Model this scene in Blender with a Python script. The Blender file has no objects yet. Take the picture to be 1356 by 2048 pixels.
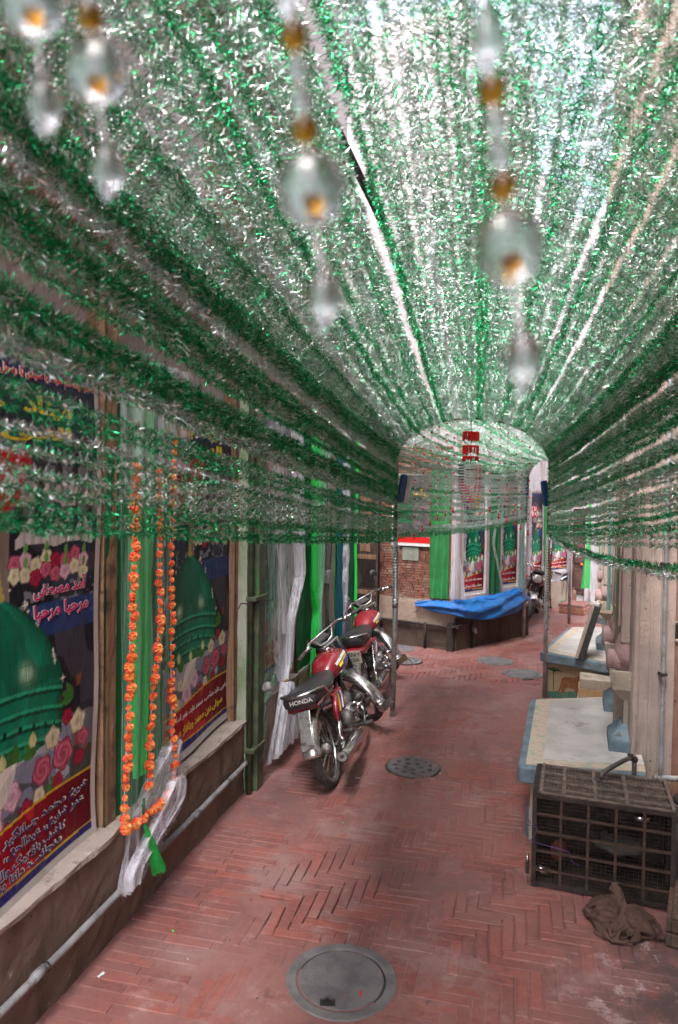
import bpy, bmesh, math, random
import numpy as np
from mathutils import Vector, Matrix, noise
random.seed(7)
R = math.radians
SC = bpy.context.scene
COL = SC.collection

# ------------------------------------------------------------ camera, sky, sun, exposure
F_PX, CAM_H, PITCH, ROLL = 1400.0, 2.0, 1.6, 0.8
camd = bpy.data.cameras.new('camera')
cam = bpy.data.objects.new('camera', camd); COL.objects.link(cam); SC.camera = cam
camd.sensor_width = 36; camd.sensor_height = 36; camd.sensor_fit = 'AUTO'
camd.lens = 36 * F_PX / 2048
camd.clip_start = 0.02; camd.clip_end = 500
camd.dof.use_dof = True; camd.dof.focus_distance = 5.2; camd.dof.aperture_fstop = 3.8
CR = Matrix.Rotation(R(90 - PITCH), 3, 'X') @ Matrix.Rotation(R(ROLL), 3, 'Z')
cam.matrix_world = Matrix.Translation((0, 0, CAM_H)) @ CR.to_4x4()

world = bpy.data.worlds.new('World'); SC.world = world; world.use_nodes = True
wn = world.node_tree; bg = wn.nodes['Background']
sky = wn.nodes.new('ShaderNodeTexSky'); sky.sky_type = 'NISHITA'; sky.sun_disc = False
sky.sun_elevation = R(62); sky.sun_rotation = R(200); sky.dust_density = 4; sky.air_density = 1.0
hsv = wn.nodes.new('ShaderNodeHueSaturation'); hsv.inputs['Saturation'].default_value = 0.45
wn.links.new(sky.outputs[0], hsv.inputs['Color']); wn.links.new(hsv.outputs[0], bg.inputs[0])
bg.inputs[1].default_value = 0.15
sund = bpy.data.lights.new('sun', 'SUN'); sund.energy = 1.0; sund.angle = R(25); sund.color = (1, .95, .9)
sun = bpy.data.objects.new('sun', sund); COL.objects.link(sun)
sun.rotation_euler = (R(22), R(-16), 0)
SC.view_settings.view_transform = 'Standard'; SC.view_settings.look = 'None'
SC.view_settings.exposure = 2.5; SC.view_settings.gamma = 1
SC.render.engine = 'CYCLES'
SC.cycles.max_bounces = 10; SC.cycles.diffuse_bounces = 5; SC.cycles.glossy_bounces = 4
SC.cycles.transparent_max_bounces = 16; SC.cycles.caustics_reflective = False; SC.cycles.caustics_refractive = False
SC.cycles.use_denoising = True; SC.cycles.sample_clamp_indirect = 3

# ------------------------------------------------------------ measuring helpers: a ray through a spot of the photograph
def ray(px, py):
    return CR @ Vector(((px - 678) / F_PX, -(py - 1024) / F_PX, -1))
def gp(px, py, z=0.0):
    d = ray(px, py); t = (z - CAM_H) / d.z
    return Vector((d.x * t, d.y * t, z))
class Frame:
    """A vertical wall face: local y runs along the wall, local x points out of it, z is up."""
    def __init__(s, ox, oy, dx, dy):
        n = math.hypot(dx, dy); s.o = Vector((ox, oy, 0)); s.u = Vector((dx / n, dy / n, 0)); s.n = Vector((dy / n, -dx / n, 0))
        s.rz = math.atan2(dy, dx) - math.pi / 2
    def hit(s, px, py, off=0.0):
        d = ray(px, py); c = Vector((0, 0, CAM_H))
        t = (off - (c - s.o).dot(s.n)) / d.dot(s.n)
        p = c + d * t
        return ((p - s.o).dot(s.n), (p - s.o).dot(s.u), p.z)
    def sy(s, px, off=0.0):
        return s.hit(px, 1100, off)[1]
    def w(s, x, y, z=0.0):
        return s.o + s.n * x + s.u * y + Vector((0, 0, z))
    def loc(s, p):
        q = Vector((p[0], p[1], 0)) - s.o
        return (q.dot(s.n), q.dot(s.u))

# ------------------------------------------------------------ mesh helpers
class MB:
    def __init__(s): s.v = []; s.f = []; s.m = []
    def add(s, vs, fs, m=0):
        b = len(s.v); s.v += [tuple(p) for p in vs]; s.f += [tuple(i + b for i in f) for f in fs]; s.m += [m] * len(fs); return s
    def box(s, x0, x1, y0, y1, z0, z1, m=0, mtx=None):
        vs = [Vector((x, y, z)) for z in (z0, z1) for y in (y0, y1) for x in (x0, x1)]
        if mtx is not None: vs = [mtx @ p for p in vs]
        return s.add(vs, [(0, 2, 3, 1), (4, 5, 7, 6), (0, 1, 5, 4), (2, 6, 7, 3), (0, 4, 6, 2), (1, 3, 7, 5)], m)
    def prism(s, poly, z0, z1, m=0):
        n = len(poly)
        vs = [(p[0], p[1], z0) for p in poly] + [(p[0], p[1], z1) for p in poly]
        fs = [tuple(range(n - 1, -1, -1)), tuple(range(n, 2 * n))] + [(i, (i + 1) % n, n + (i + 1) % n, n + i) for i in range(n)]
        return s.add(vs, fs, m)
    def tube(s, pts, r, n=8, m=0, cap=True):
        pts = [Vector(p) for p in pts]; k = len(pts); rs = r if isinstance(r, (list, tuple)) else [r] * k
        vs = []; prev = None
        for i, p in enumerate(pts):
            t = (pts[min(i + 1, k - 1)] - pts[max(i - 1, 0)])
            t = t.normalized() if t.length > 1e-9 else Vector((0, 0, 1))
            a = prev if prev is not None else (Vector((0, 0, 1)) if abs(t.z) < .9 else Vector((1, 0, 0)))
            a = a - t * a.dot(t)
            if a.length < 1e-5: a = Vector((1, 0, 0)) - t * t.x
            a.normalize(); prev = a; b = t.cross(a)
            for j in range(n):
                q = 2 * math.pi * j / n; vs.append(p + (a * math.cos(q) + b * math.sin(q)) * rs[i])
        fs = [(i * n + j, i * n + (j + 1) % n, (i + 1) * n + (j + 1) % n, (i + 1) * n + j) for i in range(k - 1) for j in range(n)]
        if cap: fs += [tuple(range(n - 1, -1, -1)), tuple(range((k - 1) * n, k * n))]
        return s.add(vs, fs, m)
    def lathe(s, prof, n=16, m=0, mtx=None):
        k = len(prof); vs = []
        for r, z in prof:
            for j in range(n):
                q = 2 * math.pi * j / n; p = Vector((r * math.cos(q), r * math.sin(q), z)); vs.append(mtx @ p if mtx is not None else p)
        fs = [(i * n + j, i * n + (j + 1) % n, (i + 1) * n + (j + 1) % n, (i + 1) * n + j) for i in range(k - 1) for j in range(n)]
        fs += [tuple(range(n - 1, -1, -1)), tuple(range((k - 1) * n, k * n))]
        return s.add(vs, fs, m)
    def ball(s, c, r, n=10, m=0, sc=(1, 1, 1)):
        k = n // 2 + 1
        prof = [(max(1e-4, r * math.sin(math.pi * i / k)), -r * math.cos(math.pi * i / k)) for i in range(k + 1)]
        return s.lathe(prof, n, m, Matrix.Translation(c) @ Matrix.Diagonal((*sc, 1)))
    def grid(s, fn, nu, nv, m=0):
        vs = [fn(i / nu, j / nv) for j in range(nv + 1) for i in range(nu + 1)]; w = nu + 1
        return s.add(vs, [(j * w + i, j * w + i + 1, (j + 1) * w + i + 1, (j + 1) * w + i) for j in range(nv) for i in range(nu)], m)
    def loft(s, rings, m=0, cap=True):
        n = len(rings[0]); vs = [p for r in rings for p in r]
        fs = [(i * n + j, i * n + (j + 1) % n, (i + 1) * n + (j + 1) % n, (i + 1) * n + j) for i in range(len(rings) - 1) for j in range(n)]
        if cap: fs += [tuple(range(n - 1, -1, -1)), tuple(range((len(rings) - 1) * n, len(rings) * n))]
        return s.add(vs, fs, m)
    def xf(s, M): s.v = [tuple(M @ Vector(p)) for p in s.v]; return s
    def mesh(s, name, mats, smooth=False):
        me = bpy.data.meshes.new(name); me.from_pydata(s.v, [], s.f)
        for mt in (mats if isinstance(mats, (list, tuple)) else [mats]): me.materials.append(mt)
        me.polygons.foreach_set('material_index', s.m)
        if smooth: me.polygons.foreach_set('use_smooth', [True] * len(s.f))
        me.update(); return me
    def build(s, name, mats, parent=None, smooth=False, bevel=0):
        o = link(name, s.mesh(name, mats, smooth), parent)
        if bevel: bv(o, bevel)
        return o
def bv(o, w, seg=2):
    b = o.modifiers.new('bevel', 'BEVEL'); b.width = w; b.segments = seg; b.limit_method = 'ANGLE'; b.angle_limit = R(40)
def solid(o, t, off=0):
    b = o.modifiers.new('solid', 'SOLIDIFY'); b.thickness = t; b.offset = off; return o
def smoothed(o, ang=40):
    o.data.polygons.foreach_set('use_smooth', [True] * len(o.data.polygons))
    try: o.data.set_sharp_from_angle(angle=R(ang))
    except Exception: pass
    return o
def link(name, data, parent=None):
    o = bpy.data.objects.new(name, data); COL.objects.link(o)
    if parent: o.parent = parent
    return o
def tag(o, label=None, cat=None, group=None, kind=None):
    for k, v in (('label', label), ('category', cat), ('group', group), ('kind', kind)):
        if v: o[k] = v
    return o
def empty(name, loc=(0, 0, 0), rz=0, label=None, cat=None, group=None):
    o = link(name, None); o.location = loc; o.rotation_euler = (0, 0, rz); o.empty_display_size = .1
    return tag(o, label, cat, group)
def root(name, F, label, cat, group=None): return empty(name, F.o, F.rz, label, cat, group)
def nz(x, y, z=0, s=1.0): return noise.noise(Vector((x * s, y * s, z * s)))
def inpoly(x, y, P):
    c = False; j = len(P) - 1
    for i in range(len(P)):
        if (P[i][1] > y) != (P[j][1] > y) and x < (P[j][0] - P[i][0]) * (y - P[i][1]) / (P[j][1] - P[i][1]) + P[i][0]: c = not c
        j = i
    return c

# ------------------------------------------------------------ materials
def nodes(name):
    m = bpy.data.materials.new(name); m.use_nodes = True; nt = m.node_tree
    return m, nt, nt.nodes['Principled BSDF']
def N(nt, typ, **kw):
    n = nt.nodes.new(typ)
    for k, v in kw.items():
        if hasattr(n, k): setattr(n, k, v)
        else: n.inputs[k.replace('_', ' ')].default_value = v
    return n
def noise_n(nt, scale, detail=5, rough=.6, stretch=None, obj=False):
    n = N(nt, 'ShaderNodeTexNoise'); n.inputs['Scale'].default_value = scale; n.inputs['Detail'].default_value = detail; n.inputs['Roughness'].default_value = rough
    g = nt.nodes.new('ShaderNodeTexCoord' if obj else 'ShaderNodeNewGeometry'); src = g.outputs['Object' if obj else 'Position']
    if stretch:
        mp = nt.nodes.new('ShaderNodeMapping'); mp.inputs['Scale'].default_value = stretch; nt.links.new(src, mp.inputs[0]); src = mp.outputs[0]
    nt.links.new(src, n.inputs['Vector']); return n.outputs['Fac']
def ramp(nt, fac, a, b):
    r = nt.nodes.new('ShaderNodeMapRange'); r.inputs['From Min'].default_value = a; r.inputs['From Max'].default_value = b; r.interpolation_type = 'SMOOTHSTEP'
    nt.links.new(fac, r.inputs['Value']); return r.outputs['Result']
def mix(nt, fac, a, b, mode='MIX'):
    n = nt.nodes.new('ShaderNodeMix'); n.data_type = 'RGBA'; n.blend_type = mode
    for sock, v in ((n.inputs[0], fac), (n.inputs[6], a), (n.inputs[7], b)):
        if isinstance(v, bpy.types.NodeSocket): nt.links.new(v, sock)
        elif isinstance(v, (int, float)): sock.default_value = v
        else: sock.default_value = (*v[:3], 1)
    return n.outputs[2]
def bump(nt, p, h, strength, dist=.01):
    b = nt.nodes.new('ShaderNodeBump'); b.inputs['Strength'].default_value = strength; b.inputs['Distance'].default_value = dist
    nt.links.new(h, b.inputs['Height']); nt.links.new(b.outputs[0], p.inputs['Normal'])
def mat(name, c1, c2=None, scale=6, rough=.7, metal=0, bmp=0, bscale=70, spec=.5, coat=0, obj=False, stretch=None, lo=.38, hi=.62, dirt=None, dscale=3, dlo=.5, dhi=.7, bdist=.01, rvar=.15):
    m, nt, p = nodes(name)
    p.inputs['Roughness'].default_value = rough; p.inputs['Metallic'].default_value = metal; p.inputs['Specular IOR Level'].default_value = spec
    p.inputs['Coat Weight'].default_value = coat
    c2 = c2 or tuple(x * .7 for x in c1)
    f = noise_n(nt, scale, stretch=stretch, obj=obj)
    c = mix(nt, ramp(nt, f, lo, hi), c1, c2)
    if dirt:
        d = ramp(nt, noise_n(nt, dscale, 8, .7, obj=obj), dlo, dhi); c = mix(nt, d, c, dirt)
    nt.links.new(c, p.inputs['Base Color'])
    if rvar:
        r = nt.nodes.new('ShaderNodeMapRange'); r.inputs['To Min'].default_value = max(.02, rough - rvar); r.inputs['To Max'].default_value = min(1, rough + rvar)
        nt.links.new(f, r.inputs['Value']); nt.links.new(r.outputs[0], p.inputs['Roughness'])
    if bmp: bump(nt, p, noise_n(nt, bscale, 6, .65, obj=obj), bmp, bdist)
    return m
def plaster(name, c1, c2, c3, rough=.9, bmp=.5):
    """weathered wall: big patches, vertical runs, fine grain"""
    m, nt, p = nodes(name); p.inputs['Roughness'].default_value = rough; p.inputs['Specular IOR Level'].default_value = .25
    c = mix(nt, ramp(nt, noise_n(nt, 2.2, 6, .65), .4, .62), c1, c2)
    c = mix(nt, ramp(nt, noise_n(nt, 3.5, 8, .7, (2.5, 2.5, .35)), .52, .72), c, c3)
    c = mix(nt, ramp(nt, noise_n(nt, 38, 5, .7), .62, .72), c, tuple(x * .45 for x in c3))
    c = mix(nt, ramp(nt, noise_n(nt, 16, 6, .75), .64, .70), c, tuple(min(1, x * 1.5 + .06) for x in c1))
    nt.links.new(c, p.inputs['Base Color'])
    bump(nt, p, noise_n(nt, 26, 9, .72), bmp, .015); return m
def foil(name, col, rough=.22, var=.5, metal=.8):
    m, nt, p = nodes(name); p.inputs['Metallic'].default_value = metal; p.inputs['Roughness'].default_value = rough
    g = nt.nodes.new('ShaderNodeNewGeometry')
    r = nt.nodes.new('ShaderNodeMapRange'); r.inputs['To Min'].default_value = 1 - var; r.inputs['To Max'].default_value = 1
    nt.links.new(g.outputs['Random Per Island'], r.inputs['Value'])
    mm = nt.nodes.new('ShaderNodeVectorMath'); mm.operation = 'SCALE'; mm.inputs[0].default_value = col; nt.links.new(r.outputs[0], mm.inputs['Scale'])
    nt.links.new(mm.outputs[0], p.inputs['Base Color']); return m
def sheer(name, col, alpha, transl=.5, streak=True, scale=(60, 60, 1.2)):
    m, nt, p = nodes(name); nt.nodes.remove(p); out = nt.nodes['Material Output']
    d = nt.nodes.new('ShaderNodeBsdfDiffuse'); t = nt.nodes.new('ShaderNodeBsdfTranslucent'); tr = nt.nodes.new('ShaderNodeBsdfTransparent')
    d.inputs[0].default_value = (*col, 1); t.inputs[0].default_value = (*col, 1)
    a = nt.nodes.new('ShaderNodeMixShader'); a.inputs[0].default_value = transl; nt.links.new(d.outputs[0], a.inputs[1]); nt.links.new(t.outputs[0], a.inputs[2])
    b = nt.nodes.new('ShaderNodeMixShader'); nt.links.new(tr.outputs[0], b.inputs[1]); nt.links.new(a.outputs[0], b.inputs[2])
    if streak:
        r = nt.nodes.new('ShaderNodeMapRange'); r.inputs['From Min'].default_value = .35; r.inputs['From Max'].default_value = .65
        r.inputs['To Min'].default_value = max(0, alpha - .2); r.inputs['To Max'].default_value = min(1, alpha + .25)
        nt.links.new(noise_n(nt, 1, 3, .5, scale), r.inputs['Value']); nt.links.new(r.outputs[0], b.inputs[0])
    else: b.inputs[0].default_value = alpha
    nt.links.new(b.outputs[0], out.inputs[0]); return m
def printed(name):
    m, nt, p = nodes(name); a = nt.nodes.new('ShaderNodeAttribute'); a.attribute_name = 'print'
    nt.links.new(a.outputs['Color'], p.inputs['Base Color']); p.inputs['Roughness'].default_value = .38; p.inputs['Specular IOR Level'].default_value = .18
    bump(nt, p, noise_n(nt, 4, 5, .6, (2, 2, .8)), .45, .04); return m
def flat(name, col, rough=.5, metal=0):
    m, nt, p = nodes(name); p.inputs['Base Color'].default_value = (*col, 1); p.inputs['Roughness'].default_value = rough; p.inputs['Metallic'].default_value = metal; return m

MT = dict(
 plinth=plaster('brown_render', (.21, .145, .115), (.145, .098, .078), (.07, .048, .04)),
 ledge=plaster('ledge_cement', (.42, .35, .31), (.31, .255, .225), (.14, .11, .095)),
 upper=plaster('upper_plaster', (.60, .58, .60), (.50, .48, .50), (.33, .30, .29)),
 whitegreen=plaster('green_stained_plaster', (.42, .45, .37), (.22, .30, .17), (.05, .11, .04)),
 greygreen=plaster('grey_green_plaster', (.30, .33, .27), (.22, .25, .20), (.08, .09, .07)),
 cream=plaster('cream_plaster', (.42, .32, .25), (.34, .26, .21), (.14, .10, .08)),
 pinkwall=plaster('pink_plaster', (.44, .36, .315), (.34, .28, .25), (.16, .125, .11)),
 tan=plaster('tan_paint', (.48, .32, .17), (.40, .26, .14), (.22, .14, .08), bmp=.25),
 lilac=plaster('pale_lilac_plaster', (.55, .48, .50), (.42, .36, .38), (.18, .14, .14)),
 darkbase=plaster('dark_base_render', (.10, .07, .055), (.065, .045, .038), (.03, .022, .02)),
 wood=mat('weathered_wood', (.33, .20, .12), (.20, .115, .065), 3, .8, bmp=.5, stretch=(14, 14, .8), dirt=(.08, .05, .035), dscale=9),
 darkwood=mat('old_door_wood', (.11, .07, .055), (.06, .04, .03), 3, .7, bmp=.4, stretch=(12, 12, 1)),
 bluecem=mat('blue_painted_cement', (.15, .21, .26), (.10, .145, .18), 9, .75, bmp=.4, dirt=(.10, .09, .085), dscale=7, dlo=.55, dhi=.66),
 creamtop=mat('cream_terrazzo', (.47, .455, .44), (.37, .355, .34), 4, .6, bmp=.15, dirt=(.22, .19, .17), dscale=5, dlo=.54, dhi=.72),
 steel=mat('galvanised_steel', (.52, .52, .53), (.36, .35, .35), 14, .42, metal=.55, bmp=.1, dirt=(.14, .09, .06), dscale=20, dlo=.58, dhi=.66),
 rust=mat('rusty_iron', (.05, .035, .029), (.028, .021, .018), 22, .75, metal=.3, bmp=.5),
 pvc=mat('grey_pvc', (.30, .30, .31), (.20, .20, .21), 8, .55, bmp=.1, dirt=(.10, .08, .065), dscale=14, dlo=.5, dhi=.7),
 greenpipe=mat('green_stained_pipe', (.045, .06, .035), (.09, .11, .06), 9, .6, bmp=.4, dirt=(.03, .16, .04), dscale=12, dlo=.55, dhi=.68),
 chrome=mat('chrome', (.72, .72, .74), (.55, .54, .54), 16, .17, metal=1, rvar=.08, dirt=(.25, .20, .17), dscale=24, dlo=.58, dhi=.72),
 dullchrome=mat('scuffed_chrome', (.68, .68, .69), (.50, .49, .49), 18, .25, metal=.9, rvar=.1, bmp=.1, dirt=(.20, .16, .14), dscale=18, dlo=.52, dhi=.68),
 rubber=mat('tyre_rubber', (.035, .033, .034), (.075, .065, .06), 25, .8, bmp=.4, rvar=.05),
 plastic=mat('black_plastic', (.018, .018, .02), (.035, .034, .036), 20, .45),
 vinyl=mat('seat_vinyl', (.022, .022, .026), (.045, .043, .047), 12, .38, bmp=.15, bscale=220),
 redpaint=mat('red_paint', (.25, .012, .026), (.17, .01, .018), 6, .25, coat=.7, rvar=.08, dirt=(.22, .09, .08), dscale=15, dlo=.56, dhi=.72),
 redworn=mat('worn_red_plastic', (.33, .014, .028), (.22, .012, .02), 10, .45, dirt=(.14, .05, .05), dscale=16, dlo=.52, dhi=.68),
 alu=mat('cast_aluminium', (.34, .33, .33), (.20, .19, .185), 22, .45, metal=.85, bmp=.35, dirt=(.06, .05, .045), dscale=18, dlo=.5, dhi=.65),
 white=flat('white_paint', (.75, .75, .73), .5), yellow=flat('yellow_ink', (.75, .55, .03), .5), gold=flat('gold', (.55, .38, .08), .35, .6),
 blue=flat('blue_ink', (.03, .06, .35), .45), navy=flat('navy_ink', (.02, .02, .12), .5), pink=flat('magenta_ink', (.62, .02, .16), .5), black=flat('black_ink', (.015, .015, .015), .5),
 plate=mat('number_plate', (.60, .58, .48), (.50, .48, .40), 20, .5),
 orange=flat('orange_lens', (.75, .16, .01), .25), glassy=flat('headlight_glass', (.55, .57, .6), .08, .5),
 cement=mat('manhole_cement', (.155, .148, .15), (.11, .105, .11), 9, .85, bmp=.5, dirt=(.24, .15, .14), dscale=4, dlo=.55, dhi=.7),
 iron=mat('cast_iron', (.09, .085, .085), (.14, .125, .12), 12, .6, metal=.5, bmp=.4),
 tarp=mat('blue_tarpaulin', (.01, .16, .50), (.01, .11, .40), 5, .38, bmp=.7, bscale=26, bdist=.03, dirt=(.05, .16, .36), dscale=9),
 brown_cloth=mat('brown_cloth', (.095, .056, .048), (.06, .036, .031), 8, .95, bmp=.3, bscale=90, spec=.1),
 greencloth=mat('green_satin', (.03, .24, .07), (.025, .17, .05), 5, .42, bmp=.2, bscale=12, bdist=.03),
 darkgreen=mat('dark_green_cloth', (.006, .13, .045), (.004, .09, .03), 4, .7), tealcloth=mat('teal_cloth', (.0, .15, .20), (.0, .10, .14), 4, .6),
 fbrick=None)
MT['foil_green'] = foil('green_foil', (.04, .58, .23), .26, .6, .95); MT['foil_dark'] = foil('deep_green_foil', (.02, .38, .13), .3, .5, .9); MT['foil_silver'] = foil('silver_foil', (.84, .88, .89), .30, .3, .93)
MT['foil_pink'] = foil('tarnished_silver_foil', (.74, .70, .70), .35, .3)
MT['tulle'] = sheer('white_tulle', (.82, .82, .88), .28, .4, True, (25, 25, .8)); MT['tulle2'] = sheer('dense_white_tulle', (.84, .84, .90), .40, .4, True, (25, 25, .8))
MT['gtulle'] = sheer('bright_green_tulle', (.07, .9, .18), .95, .3); MT['gsheer'] = sheer('pale_green_tulle', (.40, .72, .55), .30, .3); MT['tealsheer'] = sheer('pale_teal_tulle', (.35, .65, .60), .5)
MT['scarf'] = sheer('far_green_net', (.03, .48, .10), .9, .2); MT['print'] = printed('banner_print')
def crystal(name, col, clear=.5):
    m, nt, p = nodes(name); p.inputs['Base Color'].default_value = (*col, 1); p.inputs['Roughness'].default_value = .02
    p.inputs['Transmission Weight'].default_value = 1; p.inputs['IOR'].default_value = 1.5
    tr = nt.nodes.new('ShaderNodeBsdfTransparent'); tr.inputs[0].default_value = (*[min(1, c * .95) for c in col], 1); mx = nt.nodes.new('ShaderNodeMixShader'); mx.inputs[0].default_value = clear
    nt.links.new(p.outputs[0], mx.inputs[1]); nt.links.new(tr.outputs[0], mx.inputs[2]); nt.links.new(mx.outputs[0], nt.nodes['Material Output'].inputs[0]); return m
MT['crystal'] = crystal('clear_crystal', (.90, .90, .96), .35); MT['amber'] = crystal('amber_crystal', (.60, .30, .02), .25); MT['redbead'] = flat('red_bead', (.65, .02, .02), .2); MT['whitebead'] = flat('white_bead', (.7, .68, .7), .2)

# ------------------------------------------------------------ lettering
AR = {'ا': 'ﺍﺎ', 'آ': 'ﺁﺂ', 'أ': 'ﺃﺄ', 'ب': 'ﺏﺐﺑﺒ', 'پ': 'ﭖﭗﭘﭙ', 'ت': 'ﺕﺖﺗﺘ', 'ٹ': 'ﭦﭧﭨﭩ', 'ج': 'ﺝﺞﺟﺠ', 'چ': 'ﭺﭻﭼﭽ', 'ح': 'ﺡﺢﺣﺤ', 'خ': 'ﺥﺦﺧﺨ', 'د': 'ﺩﺪ', 'ر': 'ﺭﺮ', 'ز': 'ﺯﺰ',
      'س': 'ﺱﺲﺳﺴ', 'ش': 'ﺵﺶﺷﺸ', 'ص': 'ﺹﺺﺻﺼ', 'ض': 'ﺽﺾﺿﻀ', 'ط': 'ﻁﻂﻃﻄ', 'ع': 'ﻉﻊﻋﻌ', 'ف': 'ﻑﻒﻓﻔ', 'ق': 'ﻕﻖﻗﻘ', 'ک': 'ﮎﮏﮐﮑ', 'گ': 'ﮒﮓﮔﮕ', 'ل': 'ﻝﻞﻟﻠ', 'م': 'ﻡﻢﻣﻤ',
      'ن': 'ﻥﻦﻧﻨ', 'و': 'ﻭﻮ', 'ؤ': 'ﺅﺆ', 'ہ': 'ﮦﮧﮨﮩ', 'ھ': 'ﮪﮫﮬﮭ', 'ه': 'ﻩﻪﻫﻬ', 'ی': 'ﯼﯽﯾﯿ', 'ئ': 'ﺉﺊﺋﺌ', 'ے': 'ﮮﮯ', 'ي': 'ﻱﻲﻳﻴ'}
def shape(t):
    out = []
    for i, c in enumerate(t):
        if c not in AR: out.append(c); continue
        pj = i > 0 and t[i - 1] in AR and len(AR[t[i - 1]]) == 4
        nj = i + 1 < len(t) and t[i + 1] in AR and len(AR[c]) == 4
        fs = AR[c]
        out.append(fs[(3 if pj else 2) if nj else (1 if pj else 0)])
    return ''.join(reversed(out))
def text_mesh(txt, height, width=None, bold=.012, ext=.0):
    """lettering as a flat mesh in x (right) and y (up), centred"""
    cu = bpy.data.curves.new('text', 'FONT'); cu.body = txt; cu.size = 1; cu.align_x = 'CENTER'; cu.align_y = 'CENTER'; cu.offset = bold; cu.extrude = ext; cu.resolution_u = 3
    o = bpy.data.objects.new('text', cu); COL.objects.link(o)
    dg = bpy.context.evaluated_depsgraph_get(); dg.update()
    me = bpy.data.meshes.new_from_object(o.evaluated_get(dg)); bpy.data.objects.remove(o); bpy.data.curves.remove(cu)
    n = len(me.vertices); co = np.zeros(n * 3); me.vertices.foreach_get('co', co); co = co.reshape(-1, 3)
    if n:
        lo, hi = co.min(0), co.max(0); c = (lo + hi) / 2; co -= c * np.array([1, 1, 0])
        sy = height / max(1e-6, (hi - lo)[1]); sx = (width / max(1e-6, (hi - lo)[0])) if width else sy
        co[:, 0] *= sx; co[:, 1] *= sy; me.vertices.foreach_set('co', co.ravel()); me.update()
    me.materials.clear(); return me
def lettering(parent, txt, m, c, height, width=None, bold=.012, warp=None, name='lettering', slope=0):
    """put lettering on a wall-frame thing: c = (x out, y along, z)"""
    me = text_mesh(txt, height, width, bold); n = len(me.vertices); co = np.zeros(n * 3); me.vertices.foreach_get('co', co); co = co.reshape(-1, 3)
    out = np.stack([np.full(n, c[0]), c[1] + co[:, 0], c[2] + co[:, 1] + slope * co[:, 0]], 1)
    if warp is not None: out[:, 0] += warp(out[:, 1], out[:, 2])
    me.vertices.foreach_set('co', out.ravel()); me.materials.append(m); me.update()
    return link(name, me, parent)

# ============================================================ THE SETTING
LW = Frame(-1.735, 0, .245, 1)
RW = Frame(.40 + .34 * 12, 12, -.34, -1)
KC = gp(907, 1300); 
F1 = Frame(KC.x - .881 * 4, KC.y + .472 * 4, .881, -.472)       # corner building, face towards us
F2 = Frame(KC.x, KC.y, .744, .668)                              # corner building, face along the lane
K3 = Vector((3.10, 11.75, 0))
F3 = Frame(K3.x, K3.y, .75, .66)                                # terrace that carries on round the bend

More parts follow.
